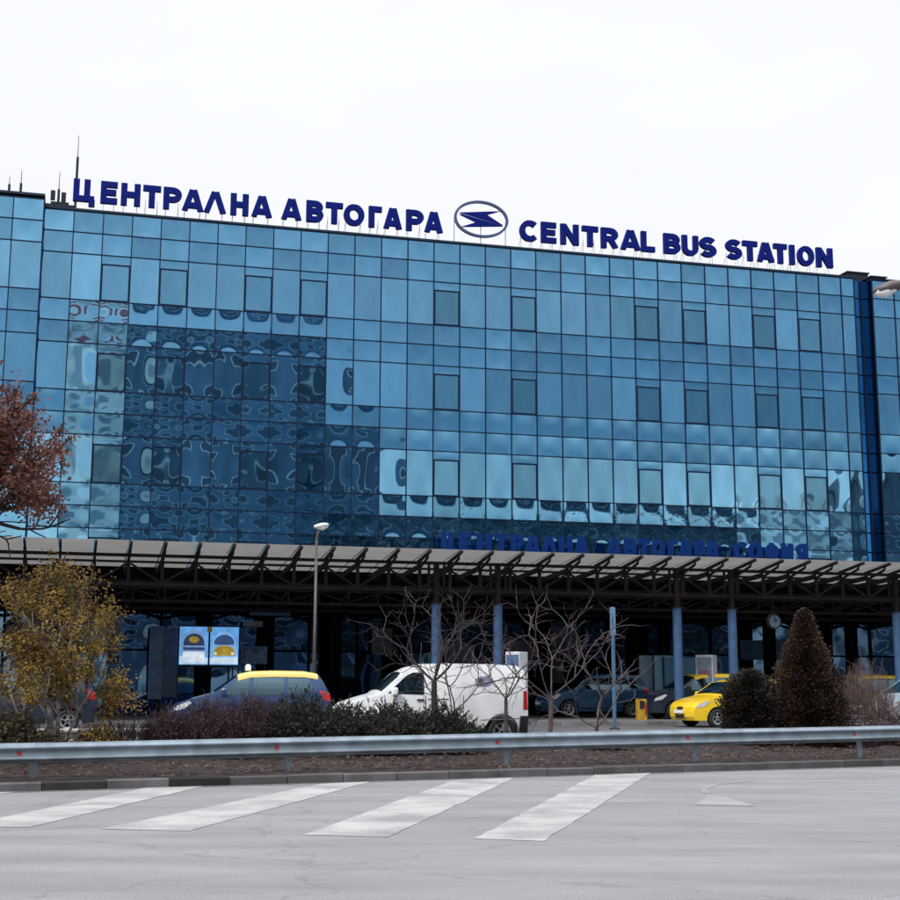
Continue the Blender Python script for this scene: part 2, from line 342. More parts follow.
# faded arrow remnant near the right
b = MB(); c_ = at(700, 797, 21.5); c_.z = 0
c_ = Vector((3.95, 21.2, .005))
b.add([c_ + Vector(v) for v in ((-.55, -1.3, 0), (.25, -1.5, 0), (.12, .2, 0), (0, .9, 0), (-.15, .1, 0))], [(0, 1, 2, 3, 4)])
pts = [(0, .9), (.1, 1.9), (.5, 2.9), (1.3, 3.7)]
for (x0, y0), (x1, y1) in zip(pts, pts[1:]): b.add([c_ + Vector((x0 - .05, y0, 0)), c_ + Vector((x0 + .08, y0, 0)), c_ + Vector((x1 + .08, y1, 0)), c_ + Vector((x1 - .05, y1, 0))], [(0, 1, 2, 3)])
fp = worn_paint(.45, .75, (.20, .20, .205, 1), (.34, .34, .33, 1)); fp.name = 'faded_road_paint'
tag(b.build('road_stripe', fp), kind='structure')
# fallen leaves
random.seed(11)
b = MB()
for i in range(6000):
    t = random.uniform(-14, 22); back = .2 + 2.8 * random.random() ** 1.4
    c = kp(t, back, vz(back) + .05 + noise.noise(Vector((t * .9, back * 1.2, 0))) * .07 + .01)
    s = random.uniform(.02, .05); a = random.uniform(0, PI); u = Vector((math.cos(a), math.sin(a), random.uniform(-.3, .3))) * s; v = Vector((-math.sin(a), math.cos(a), random.uniform(-.3, .5))) * s * .7
    b.add([c - u, c - v, c + u, c + v], [(0, 1, 2, 3)])
tag(b.build('leaf_litter', M['litter']), 'brown fallen leaves scattered on the verge under the guardrail', 'leaves', kind='stuff')
# low concrete edging visible under the birch
b = MB(); b.box(-1.6, 1.6, -.12, .12, 0, .30); b.box(-1.75, 1.75, -.20, .2, .30, .37)
o = b.build('concrete_ledge', mat('pale_concrete', (.42, .40, .38), .85, 0, .15, 4, .3, 30), bevel=.015); o.location = spot(84, 29.2, .36); o.rotation_euler.z = YAW
tag(o, 'low pale concrete ledge behind the yellow birch at left', 'ledge')

# ------------------------------------------------------------------ main building
bld = empty('bus_station_building', O, YAW)
tag(bld, 'long blue mirrored glass office block of the bus station', 'building')
W = 1.1275; ZR = 20.04
UE = 31.6 * W
levels = [ZR]
q = .864
for k in range(4): levels += [levels[-1] - q, levels[-1] - 2 * q, levels[-1] - 3.6]
RX0, RX1 = UE, UE + .93
VENT = (2, 4, 7, 9, 14, 17, 22, 24, 27, 29)
def pane_mesh(mb, u0, u1, z0, z1, y, rnd, nx=14, nz=14, amp=1.):
    w, h = u1 - u0, z1 - z0
    s = min(w, h)
    Am = .0050 * s * amp * rnd.uniform(.78, 1.2)
    tx, tz = rnd.uniform(-.0013, .0013) * amp, rnd.uniform(-.0013, .0013) * amp
    a2, ph = rnd.uniform(-.04, .04) * Am, rnd.uniform(0, 6)
    vs = []
    for j in range(nz + 1):
        for i in range(nx + 1):
            a, b_ = i / nx, j / nz
            d = Am * math.sin(PI * a) * math.sin(PI * b_) ** .8 + a2 * math.sin(2 * PI * a + ph) * math.sin(2 * PI * b_)
            d += tx * (a - .5) * w + tz * (b_ - .5) * h
            vs.append((u0 + w * a, y + d, z0 + h * b_))
    fs = [(j * (nx + 1) + i, j * (nx + 1) + i + 1, (j + 1) * (nx + 1) + i + 1, (j + 1) * (nx + 1) + i) for j in range(nz) for i in range(nx)]
    mb.add(vs, fs, rnd.uniform(-.22, .16))
rnd = random.Random(3)
core = MB(); core.box(-12, UE + 14, .30, 16, fz, ZR - .06); core.box(-12, -.06, -.80, .25, 5.2, ZR + .10)
core.build('structural_core', M['core'], bld)
spand_list = []; 
def wing(u_edges, y, rows, vents, rndx, left=False):
    for i in range(len(u_edges) - 1):
        u0, u1 = u_edges[i], u_edges[i + 1]
        for j in range(len(rows) - 1):
            z1, z0 = rows[j], rows[j + 1]
            tall = (z1 - z0) > 1.5
            g_ = .022
            if tall:
                if i in vents and not left:
                    wz = z1 - .36
                    fr_ = MB(); t = .045
                    fr_.box(u0 + g_, u1 - g_, y - .03, y + .02, wz - t, wz); fr_.box(u0 + g_, u1 - g_, y - .03, y + .02, z0 + g_, z0 + g_ + t)
                    fr_.box(u0 + g_, u0 + g_ + t, y - .03, y + .02, z0 + g_ + t, wz - t); fr_.box(u1 - g_ - t, u1 - g_, y - .03, y + .02, z0 + g_ + t, wz - t)
                    wf = fr_.build('window', M['mullion'], bld)
                    pm = MB(); pane_mesh(pm, u0 + g_ + t, u1 - g_ - t, z0 + g_ + t, wz - t, y - .004, rndx, amp=.7); pm.build('pane', M['vent_glass'], wf, smooth=True)
                    pm = MB(); pane_mesh(pm, u0 + g_, u1 - g_, wz + .02, z1 - g_, y, rndx, 8, 5); pm.build('transom_pane', M['spandrel'], wf, smooth=True)
                else:
                    pm = MB(); pane_mesh(pm, u0 + g_, u1 - g_, z0 + g_, z1 - g_, y, rndx, 14, 22); pm.build('window_pane', M['vision'], bld, smooth=True)
            else:
                spand_list.append((u0 + g_, u1 - g_, z0 + g_, z1 - g_, y))
edges = [k * W for k in range(32)] + [UE]
wing(edges, 0, levels, VENT, rnd)
lw = [-1.0 - W * k + 1.0 for k in range(8)][::-1]
LL = [z + .02 for z in levels]
wing(lw, -1.0, LL, (), rnd, True)
rw = [RX1 + W * k for k in range(9)]
wing(rw, 0, levels, (), rnd)
n_ind = 0
stuff = MB()
spand_list.sort(key=lambda s: (s[0] > UE, s[2] < 8, s[0]))
for k, (u0, u1, z0, z1, y) in enumerate(spand_list):
    if -1.3 < u0 and n_ind < 98:
        pm = MB(); pane_mesh(pm, u0, u1, z0, z1, y, rnd, 14, 12, 1.1); pm.build('spandrel_panel', M['spandrel'], bld, smooth=True); n_ind += 1
    else: pane_mesh(stuff, u0, u1, z0, z1, y, rnd, 14, 12, 1.1)
tag(stuff.build('spandrel_panels', M['spandrel'], bld, smooth=True), kind='stuff')
# mullion grid, one framing
mu = MB(); t = .021
ztop, zbot = levels[0], levels[-1]
for e in edges: mu.box(e - t, e + t, -.035, .05, zbot, ztop)
for z in levels: mu.box(0, UE + .03, -.028, .045, z - t, z + t)
for e in rw: mu.box(e - t, e + t, -.035, .05, zbot, ztop)
for z in levels: mu.box(RX1, rw[-1], -.028, .045, z - t, z + t)
for e in lw: mu.box(e - t, e + t, -1.035, -.95, zbot, ztop)
for z in LL: mu.box(lw[0], 0, -1.028, -.955, z - t, z + t)
mu.build('mullion_grid', M['mullion'], bld)
b = MB(); b.box(-.03, UE + .05, -.06, .35, ZR + .02, ZR + .10); b.box(RX1 - .05, rw[-1], -.06, .35, ZR + .02, ZR + .10); b.box(lw[0], .02, -1.07, .3, ZR + .13, ZR + .22)
b.box(RX1 - .12, RX1 + .75, -.14, .9, ZR + .13, ZR + .19)
b.build('roof_coping', M['coping'], bld)
b = MB(); b.box(-.02, .02, -1.0, .0, zbot, ZR); b.build('return_wall', M['recess_glass'], bld)
# dark recessed glass strip between the blocks
b = MB(); b2 = MB(); rr2 = random.Random(9)
for j in range(len(levels) - 1):
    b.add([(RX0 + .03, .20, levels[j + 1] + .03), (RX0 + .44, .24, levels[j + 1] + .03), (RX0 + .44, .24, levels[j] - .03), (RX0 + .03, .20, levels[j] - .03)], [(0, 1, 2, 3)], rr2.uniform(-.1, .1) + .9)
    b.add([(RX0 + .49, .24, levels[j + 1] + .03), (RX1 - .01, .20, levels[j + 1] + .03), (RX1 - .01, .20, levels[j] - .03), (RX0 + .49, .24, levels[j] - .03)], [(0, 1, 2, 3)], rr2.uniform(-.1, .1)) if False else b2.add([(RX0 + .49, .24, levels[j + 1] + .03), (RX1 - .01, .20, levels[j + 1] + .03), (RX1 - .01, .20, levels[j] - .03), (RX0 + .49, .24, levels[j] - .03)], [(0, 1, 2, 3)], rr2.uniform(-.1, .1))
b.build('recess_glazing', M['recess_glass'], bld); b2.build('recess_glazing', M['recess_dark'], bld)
b = MB(); b.box(RX0 + .445, RX0 + .485, .14, .26, zbot, ZR + .02); b.build('recess_post', M['mullion'], bld)
# ground floor shopfront
b = MB(); fr = MB(); rs = random.Random(21)
u = -12
while u < 46:
    w = 1.9
    for z0, z1 in ((fz + .15, 2.9), (2.98, 4.3)):
        pane_mesh(b, u + .05, u + w - .05, z0, z1, -.06, rs, 8, 8, 1.5)
    fr.box(u - .05, u + .05, -.13, .02, fz + .1, 5.6)
    u += w
fr.box(-12, 46, -.12, .0, 2.90, 2.98); fr.box(-12, 46, -.12, 0, 4.3, 5.62); fr.box(-12, 46, -.12, 0, fz + .02, fz + .15)
sf = b.build('shopfront_glazing', M['shop_glass'], bld, smooth=True); fr.build('shopfront_frame', M['core'], bld)
b = MB()
for px in (205, 268, 335, 400, 545, 632, 664, 770, 852):
    uu, _ = onplane(px, 660, 1.2); b = MB(); b.box(uu - .20, uu + .20, -1.4, -1.0, fz + .12, 5.5); b.build('pier', M['core'], bld)
# shop fascia boards and pale blinds seen under the canopy
for k, (x0, x1, y0, y1, col, off) in enumerate(((150, 161, 626, 699, (.10, .17, .27), .9), (164, 176, 628, 697, (.05, .09, .15), .9), (372, 392, 628, 655, (.09, .10, .14), .4), (446, 474, 644, 662, (.10, .09, .13), .4),
        (500, 531, 640, 662, (.12, .11, .15), .4), (541, 578, 628, 655, (.07, .065, .10), .4), (243, 266, 621, 627, (.30, .32, .36), .5), (541, 562, 658, 683, (.055, .05, .085), .4), (740, 790, 640, 660, (.03, .08, .16), .4), (250, 290, 612, 616, (.05, .14, .26), 1.5))):
    a0, zz1 = onplane(x0, y0, off); a1, zz0 = onplane(x1, y1, off)
    b = MB(); b.box(a0, a1, -off - .05, -off, zz0, zz1); b.build('shop_board', mat('shop_board_%d' % k, col, .5, 0, .3, 3), bld)
# rooftop plant
b = MB(); a0, _ = onplane(836, 270, -2); a1, _ = onplane(856, 270, -2); b.box(a0, a1, 1.0, 4, ZR - .05, ZR + .62); b.box(a0 - .06, a1 + .06, .95, 4.05, ZR + .62, ZR + .68)
b.build('roof_housing', M['plant'], bld)
b = MB(); a0, _ = onplane(46, 200, -1.5); a1, _ = onplane(76, 200, -1.5); b.box(a0, a1, .6, 3, ZR, ZR + .42); b.box(a0 + .2, a0 + .9, .9, 2, ZR + .42, ZR + .62); b.build('roof_housing', M['plant'], bld)

# antennas on the roof
def antenna(px, y_top, y_thick, off, label, boxes=()):
    u0, zt = onplane(px, y_top, off); _, zm = onplane(px, y_thick, off)
    e = empty('antenna', fw(u0, off, ZR - .06), YAW); tag(e, label, 'antenna', 'antennas on the roof')
    b = MB(); b.tube((0, 0, 0), (0, 0, zm - ZR), .055, .05, 8); b.box(-.15, .15, -.15, .15, 0, .05); b.build('mast', M['plant'], e)
    b = MB(); b.tube((0, 0, zm - ZR), (0, 0, zt - ZR), .018, .010, 6); b.build('whip', M['plant'], e)
    for dx, z0, z1 in boxes:
        b = MB(); b.tube((0, 0, z0 - .1), (dx, 0, z0 - .1), .015, .015, 6); b.box(dx - .09, dx + .09, -.06, .06, z0, z1); b.build('panel_aerial', M['plant'], e, bevel=.01)
antenna(79, 134, 156, -1.2, 'tallest antenna mast, standing behind the first blue roof letter')
antenna(60, 170, 188, -1.4, 'short antenna with two small boxes, left of the first blue roof letter', ((-.22, .9, 1.3), (.2, .8, 1.25)))
antenna(22, 168, 182, -1.2, 'second thin antenna from the left edge of the roof')
antenna(10, 175, 183, -1.2, 'shortest antenna, nearest the left edge of the roof')

# ------------------------------------------------------------------ roof lettering (stroked glyphs)
def arc(cx, cy, rx, ry, a0, a1, n=10): return [(cx + rx * math.cos(R(a0 + (a1 - a0) * k / n)), cy + ry * math.sin(R(a0 + (a1 - a0) * k / n))) for k in range(n + 1)]
def glyph(ch, w, t):
    h = t / 2; L, Rr, B, T = h, w - h, h, 1 - h; mid = .5; cx = w / 2
    if ch in 'EЕ': return [[(L, 0), (L, 1)], [(L, T), (w, T)], [(L, .51), (w * .93, .51)], [(L, B), (w, B)]]
    if ch in 'НH': return [[(L, 0), (L, 1)], [(Rr, 0), (Rr, 1)], [(L, .5), (Rr, .5)]]
    if ch in 'TТ': return [[(0, T), (w, T)], [(cx, 0), (cx, 1)]]
    if ch == 'Г': return [[(L, 0), (L, 1)], [(L, T), (w, T)]]
    if ch == 'L': return [[(L, 0), (L, 1)], [(L, B), (w, B)]]
    if ch == 'I': return [[(cx, 0), (cx, 1)]]
    if ch == 'Ц': return [[(L, 0), (L, 1)], [(w * .8 - h, 0), (w * .8 - h, 1)], [(L, B), (w, B)], [(w - h * .8, .1), (w - h * .8, -.2)]]
    if ch == 'N': return [[(L, 0), (L, 1)], [(Rr, 0), (Rr, 1)], [(L * 1.1, .97), (Rr * .97, .03)]]
    if ch == 'И': return [[(L, 0), (L, 1)], [(Rr, 0), (Rr, 1)], [(L * 1.1, .03), (Rr * .97, .97)]]
    if ch in 'AА': return [[(h * .9, 0), (cx - h * .25, 1)], [(w - h * .9, 0), (cx + h * .25, 1)], [(w * .25, .27), (w * .75, .27)]]
    if ch == 'Л': return [[(h * .9, 0), (cx - h * .25, 1)], [(w - h * .9, 0), (cx + h * .25, 1)]]
    if ch in 'OО': return [arc(cx, .5, cx - h, .5 - h * .9, 0, 360, 26)]
    if ch in 'CС': return [arc(h + (w - h) / 1.78, .5, (w - h) / 1.78, .5 - h * .9, 45, 315, 22)]
    if ch in 'PР': return [[(L, 0), (L, 1)], [(L, T), (w * .5, T)] + arc(w * .5, (T + .45) / 2, Rr - w * .5, (T - .45) / 2, 90, -90, 10) + [(L, .45)]]
    if ch == 'R': return [[(L, 0), (L, 1)], [(L, T), (w * .5, T)] + arc(w * .5, (T + .47) / 2, Rr - w * .5 - h * .1, (T - .47) / 2, 90, -90, 10) + [(L, .47)], [(w * .55, .45), (w - h * .95, 0)]]
    if ch == 'Я': return [[(Rr, 0), (Rr, 1)], [(Rr, T), (w * .5, T)] + arc(w * .5, (T + .47) / 2, w * .5 - L, (T - .47) / 2, 90, 270, 10) + [(Rr, .47)], [(w * .45, .45), (h * .95, 0)]]
    if ch in 'BВ':
        return [[(L, 0), (L, 1)], [(L, T), (w * .5, T)] + arc(w * .5, (T + .52) / 2, (Rr - w * .5) * .9, (T - .52) / 2, 90, -90, 10) + [(L, .52)],
                [(L, .52), (w * .52, .52)] + arc(w * .52, (.52 + B) / 2, Rr - w * .52, (.52 - B) / 2, 90, -90, 10) + [(L, B)]]
    if ch == 'U': return [[(L, 1), (L, .38)] + arc(cx, .38, cx - h, .38 - h * .9, 180, 360, 12) + [(Rr, .38), (Rr, 1)]]
    if ch == 'S': return [arc(cx, (.5 + T) / 2, cx - h, (T - .5) / 2, 25, 250, 14) + arc(cx, (.5 + B) / 2, cx - h, (.5 - B) / 2, 70, -155, 14)]
    if ch == 'Ф': return [[(cx, 0), (cx, 1)], arc(cx, .52, cx - h, .30, 0, 360, 22)]
    return []
def ribbon(mb, path, th, dep, jy, hh_=0, path_desc=False):
    """stroke a path in the XZ plane to a solid ribbon"""
    n = len(path); closed = n > 3 and abs(path[0][0] - path[-1][0]) < 1e-6 and abs(path[0][1] - path[-1][1]) < 1e-6
    P = [Vector((a, b)) for a, b in path]; pr = []
    for i in range(n):
        if closed: d = (P[(i + 1) % (n - 1)] - P[(i - 1) % (n - 1)])
        else: d = P[min(i + 1, n - 1)] - P[max(i - 1, 0)]
        if d.length < 1e-9: d = Vector((1, 0))
        d.normalize(); nn = Vector((-d.y, d.x))
        k = 1.
        if 0 < i < n - 1 or closed:
            e = (P[(i + 1) % (n if not closed else n - 1)] - P[i]); 
            if e.length > 1e-9: e.normalize(); k = 1 / max(.6, abs(e.dot(d)))
        pr.append((P[i] + nn * th / 2 * k, P[i] - nn * th / 2 * k))
    vs = []
    lo, hi = -.22 * hh_, hh_
    pr = [(Vector((a.x, min(hi, max(lo if path_desc else 0, a.y)))), Vector((b.x, min(hi, max(lo if path_desc else 0, b.y))))) for a, b in pr] if hh_ else pr
    for a, b in pr: vs += [(a.x, jy, a.y), (b.x, jy, b.y), (a.x, jy + dep, a.y), (b.x, jy + dep, b.y)]
    fs = []
    for i in range(n - 1):
        o1, o2 = 4 * i, 4 * i + 4
        fs += [(o1, o1 + 1, o2 + 1, o2), (o1 + 2, o2 + 2, o2 + 3, o1 + 3), (o1, o2, o2 + 2, o1 + 2), (o1 + 1, o1 + 3, o2 + 3, o2 + 1)]
    if not closed:
        fs += [(0, 2, 3, 1), (4 * n - 4, 4 * n - 3, 4 * n - 1, 4 * n - 2)]
    mb.add(vs, fs)
def letter(ch, w, h, m, parent, x, z, t=.25, dep=.16):
    mb = MB(); s = h
    for k, path in enumerate(glyph(ch, w / s, t)):
        ribbon(mb, [(a * s, b * s) for a, b in path], t * s, dep, -.004 * k, s, ch == 'Ц')
    o = mb.build('letter', m, parent); o.location = (x, 0, z); return o
def sign_row(root, spec, off, h, m, zfun, t=.262, dep=.16, posts=True):
    u_root = (root.location - O).dot(A)
    post = MB()
    for ch, x0, x1 in spec:
        ua, _ = onplane(x0, 200 + (x0 / 900) * 50, off); ub, _ = onplane(x1, 200 + (x1 / 900) * 50, off)
        z = zfun((ua + ub) / 2)
        letter(ch, ub - ua, h, m, root, ua - u_root, z - root.location.z, t, dep)
        if posts:
            for uu in (ua + .12, ub - .12):
                post.tube((uu - u_root, .25, 0), (uu - u_root, .25, z + h * .4 - root.location.z), .010, .010, 6)
                post.tube((uu - u_root, .25, z + h * .3 - root.location.z), (uu - u_root, .9, 0), .008, .008, 6)
    if posts: post.box(.05, ub - u_root, .88, .93, -.02, .03); post.box(.05, ub - u_root, .23, .27, -.02, .02)
    for uu in ([.3, ub - u_root - .3] if posts else []): post.box(uu, uu + .04, .27, .88, -.015, .025)
    if posts: post.build('support_frame', M['silver'], root)
w1 = [('Ц', 72.5, 94), ('Е', 100, 117), ('Н', 120.5, 140), ('Т', 142.5, 160.5), ('Р', 163, 181.5), ('А', 182, 203.5), ('Л', 203.8, 226), ('Н', 230.5, 248.5), ('А', 251.5, 272)]
w2 = [('А', 281.5, 301.5), ('В', 306.5, 323.5), ('Т', 326, 343), ('О', 344, 364.5), ('Г', 369, 382), ('А', 384, 402), ('Р', 406.5, 424), ('А', 425, 443)]
w3 = [('C', 520, 536), ('E', 541.5, 556.5), ('N', 561, 579), ('T', 582.5, 598.5), ('R', 601.5, 618.5), ('A', 621, 640.5), ('L', 641.5, 655), ('B', 664, 680.5), ('U', 682.5, 698.5), ('S', 700, 716.5), ('S', 726, 742), ('T', 743, 757.5), ('A', 757.5, 774), ('T', 774, 787), ('I', 790, 794.5), ('O', 797.5, 814), ('N', 816.5, 832.5)]
OFF = -.4
zb = lambda u: 20.60
r1 = empty('roof_sign', fw(.9, OFF, ZR + .03), YAW); tag(r1, 'dark blue Cyrillic letters ЦЕНТРАЛНА АВТОГАРА along the left of the roof', 'roof sign')
sign_row(r1, w1 + w2, OFF, .93, M['signblue'], zb)
r3 = empty('roof_sign', fw(19.8, OFF, ZR + .03), YAW); tag(r3, 'dark blue Latin letters CENTRAL BUS STATION along the right of the roof', 'roof sign')
sign_row(r3, w3, OFF, .94, M['signblue'], zb)
# oval emblem
ua, _ = onplane(454.5, 220, OFF); ub, _ = onplane(508.5, 220, OFF); uc = (ua + ub) / 2; zc = 21.40
em = empty('roof_emblem', fw(uc, OFF, ZR + .03), YAW); tag(em, 'oval roof emblem with a blue lightning mark between the two lettered signs', 'emblem')
hz = zc - ZR - .03; ew = (ub - ua) / 2; eh = .82
b = MB(); ribbon(b, arc(0, hz, ew - .05, eh - .05, 0, 360, 48), .10, .12, 0); b.build('ring', mat('emblem_ring', (.07, .10, .20), .4, .4), em)
def E_(x, y): return ((x - 468) / 310 * ew, hz + (330 - y) / 222 * eh)
def plate(pts, name, m, y0, dep):
    b = MB(); n = len(pts); b.add([(x, y0, z) for x, z in pts] + [(x, y0 + dep, z) for x, z in pts], [tuple(range(n)), tuple(range(2 * n - 1, n - 1, -1))] + [(k, n + k, n + (k + 1) % n, (k + 1) % n) for k in range(n)]); return b.build(name, m, em)
plate([E_(*p) for p in ((215, 275), (690, 213), (535, 275), (715, 383), (690, 392))], 'bolt_blade', M['signblue'], 0, .06)
plate([E_(*p) for p in ((715, 398), (225, 450), (400, 378), (215, 300), (240, 296))], 'bolt_blade', M['signblue'], 0, .06)
plate([E_(*p) for p in ((212, 279), (689, 391), (712, 395), (242, 293))], 'bolt_highlight', M['silver'], -.01, .05)
b = MB()
b.box(-ew, ew, .13, .17, -.03, .02)
for x in (-ew * .98, 0, ew * .92): b.tube((x, .15, 0), (x, .15, hz - (.0 if x else .2)), .02, .02, 6)
b.build('support_frame', M['silver'], em)

# ------------------------------------------------------------------ canopy
cn = empty('canopy', O, YAW); tag(cn, 'long dark steel truss canopy with a milky front strip along the building', 'canopy')
uL, uR = -6, 44
def lc(u, off, z): return (u, -off, z)
lip = (11.5, 5.94); tpt = (10.0, 5.72); bk = (6.9, 5.515)
# translucent front strip in panels: overhang + band behind front truss
b = MB(); sp_ = 1.04; u = uL
while u < uR:
    b.add([lc(u + .02, *lip), lc(u + sp_ - .02, *lip), lc(u + sp_ - .02, *bk), lc(u + .02, *bk)], [(0, 1, 2, 3)])
    u += sp_
b.build('translucent_strip', M['poly'], cn)
b = MB(); b.box(uL, uR, -bk[0], -.16, bk[1] - .02, bk[1] + .05); b.box(uL, uR, -bk[0] - .02, -bk[0] + .05, 4.75, bk[1] - .03); b.build('roof_deck', M['dark_roof'], cn)
def truss(name, off, z0, z1, mem=.10, sp=1.04, u0=uL):
    b = MB()
    for z, h in ((z1, .10), (z1 - .20, .07), (z0, .10)): b.bar(lc(uL, off, z), lc(uR, off, z), .1, h)
    k = 0; u = u0
    while u < uR - sp:
        b.bar(lc(u, off, z0 + .05), lc(u, off, z1 - .24), mem, mem)
        if k % 2: b.bar(lc(u + .06, off - .01, z0 + .08), lc(u + sp - .06, off - .01, z1 - .26), mem * .65, mem * .65)
        else: b.bar(lc(u + .06, off - .01, z1 - .26), lc(u + sp - .06, off - .01, z0 + .08), mem * .65, mem * .65)
        u += sp; k += 1
    return b.build(name, M['steel'], cn)
PH = 1.33 - 8 * 1.04
truss('front_truss', 10, 4.72, 5.62, u0=PH)
truss('rear_truss', 7, 4.38, 5.02, mem=.07, u0=PH + .3)
truss('inner_truss', 4.0, 4.30, 5.2, mem=.07, u0=PH + .3)
u = PH; k = 0
while u < uR and k < 60:
    b = MB()
    b.bar(lc(u, lip[0] - .02, lip[1] - .06), lc(u, 9.6, 5.64), .075, .09)          # upper arm to the lip
    b.bar(lc(u, 11.1, 5.70), lc(u, 9.9, 5.42), .06, .07)                            # lower strut
    b.bar(lc(u, 11.1, 5.70), lc(u, 11.15, 5.83), .05, .05)
    b.bar(lc(u, 9.95, 5.50), lc(u, 4.2, 5.18), .075, .16)                           # rafter running back
    b.bar(lc(u, 9.95, 4.80), lc(u, 7.0, 4.46), .05, .05)
    b.build('rafter', M['steel'], cn); u += 1.04; k += 1
cols_px = (436, 498, 678, 733)
us = [onplane(px, 650, 10)[0] for px in cols_px]
extra = [us[0] - 8.55, us[1] - 8.55, us[0] - 17.1, us[1] - 17.1, us[3] + 6.5, us[3] + 8.6]
for u in us + extra[3:]:
    b = MB(); b.tube(lc(u, 10, fz + .1), lc(u, 10, 4.30), .155, .155, 20, True); b.lathe([(.24, 0), (.24, .03), (.17, .05)], lc(u, 10, fz + .12), 'Z', 20)
    c = b.build('column', M['blue_steel'], cn, smooth=False)
    b = MB(); b.bar(lc(u, 10, 4.30), lc(u, 10, 5.6), .16, .16); b.box(u - .17, u + .17, -10.17, -9.83, 4.28, 4.32)
    for s in (-1, 1): b.bar(lc(u + s * .26, 10.02, 4.78), lc(u + s * .26, 10.02, 5.6), .07, .07)
    b.build('column_head', M['steel'], c)
# lettering standing on the canopy roof close to the facade
w4 = [('Ц', 443, 457), ('Е', 460, 471.5), ('Н', 477, 491), ('Т', 494, 507), ('Р', 510, 522), ('А', 523, 538), ('Л', 539, 554), ('Н', 556, 568.5), ('А', 571, 584),
      ('А', 602, 616), ('В', 618.5, 630), ('Т', 632.5, 643.5), ('О', 644.5, 657.5), ('Г', 661, 670), ('А', 671, 684), ('Р', 686.5, 696.5), ('А', 697, 710),
      ('С', 724, 736), ('О', 738, 751), ('Ф', 754, 767), ('И', 770, 781), ('Я', 784, 795)]
r4 = empty('canopy_sign', fw(16, .9, 5.48), YAW); tag(r4, 'bright blue Cyrillic letters ЦЕНТРАЛНА АВТОГАРА СОФИЯ standing on the canopy roof', 'sign')
sign_row(r4, w4, .9, .80, M['signblue2'], lambda u: 6.88, .26, .10)

# ------------------------------------------------------------------ guardrail
gr = empty('guardrail', kp(0, .55, 0)); tag(gr, 'galvanised steel guardrail running along the verge in front of the shrubs', 'guardrail')
gr.rotation_euler.z = math.atan2(kA.y, kA.x)
prof = [(0, .155), (-.022, .150), (-.03, .135), (-.075, .10), (-.083, .085), (-.075, .068), (-.03, .028), (-.022, .0), (-.03, -.028), (-.075, -.068), (-.083, -.085), (-.075, -.10), (-.03, -.135), (-.022, -.150), (0, -.155)]
def rz(t): return .54 + (.66 - .54) * (t + 9) / 22 if -9 < t < 60 else .54
seg = MB(); ts = [-40 + 4 * k for k in range(26)]; ts = [-40 + 4.25 * k for k in range(26)]; d_ = spot(511, 26.3); t5 = (d_ - K0).dot(kA); ts = [t + ((t5 - ts[0]) % 4.25) for t in ts]
for t0, t1 in zip(ts, ts[1:]):
    sg = MB(); vs = []
    for t in (t0, t1 + .25):
        j = .004 if t > t1 else 0
        for y, z in prof: vs.append((t, y - .05 + j, z + rz(t) + random.uniform(-.003, .003)))
    n = len(prof); fs = [(i, n + i, n + i + 1, i + 1) for i in range(n - 1)]
    sg.add(vs, fs)
    o = sg.build('rail', M['galv'], gr, smooth=False); so = o.modifiers.new('s', 'SOLIDIFY'); so.thickness = .004
    b = MB(); b.box(t1 - .05, t1 + .05, .03, .09, .08, rz(t1) + .10); b.box(t1 - .03, t1 + .03, -.04, .03, rz(t1) - .1, rz(t1) + .09); b.build('post', M['galv'], gr)
    if random.random() < 2:
        b = MB(); b.box(t1 - .28, t1 - .22, -.092, -.055, rz(t1) - .035, rz(t1) + .03); b.build('reflector', M['rust'], gr)

# ------------------------------------------------------------------ vehicles
def side_surface(poly, Wf, cuts_z, cuts_x, both=True, off=0.):
    """flat polygon in XZ, cut into a grid, returned as a bmesh with y = -Wf(x,z)"""
    bm = bmesh.new(); vs = [bm.verts.new((x, 0, z)) for x, z in poly]; bm.faces.new(vs)
    for z in cuts_z: bmesh.ops.bisect_plane(bm, geom=bm.verts[:] + bm.edges[:] + bm.faces[:], plane_co=(0, 0, z), plane_no=(0, 0, 1), dist=1e-5)
    for x in cuts_x: bmesh.ops.bisect_plane(bm, geom=bm.verts[:] + bm.edges[:] + bm.faces[:], plane_co=(x, 0, 0), plane_no=(1, 0, 0), dist=1e-5)
    return bm
def fin(bm, name, m, parent, smooth=True, bevel=0, angle=35):
    bmesh.ops.recalc_face_normals(bm, faces=bm.faces[:]); me = bpy.data.meshes.new(name); bm.to_mesh(me); bm.free(); me.materials.append(m)
    o = bpy.data.objects.new(name, me); C.objects.link(o); o.parent = parent
    if bevel:
        b = o.modifiers.new('bevel', 'BEVEL'); b.width = bevel; b.segments = 3; b.limit_method = 'ANGLE'; b.angle_limit = R(38)
    if smooth:
        me.polygons.foreach_set('use_smooth', [True] * len(me.polygons))
        if not bevel:
            pass
    return o
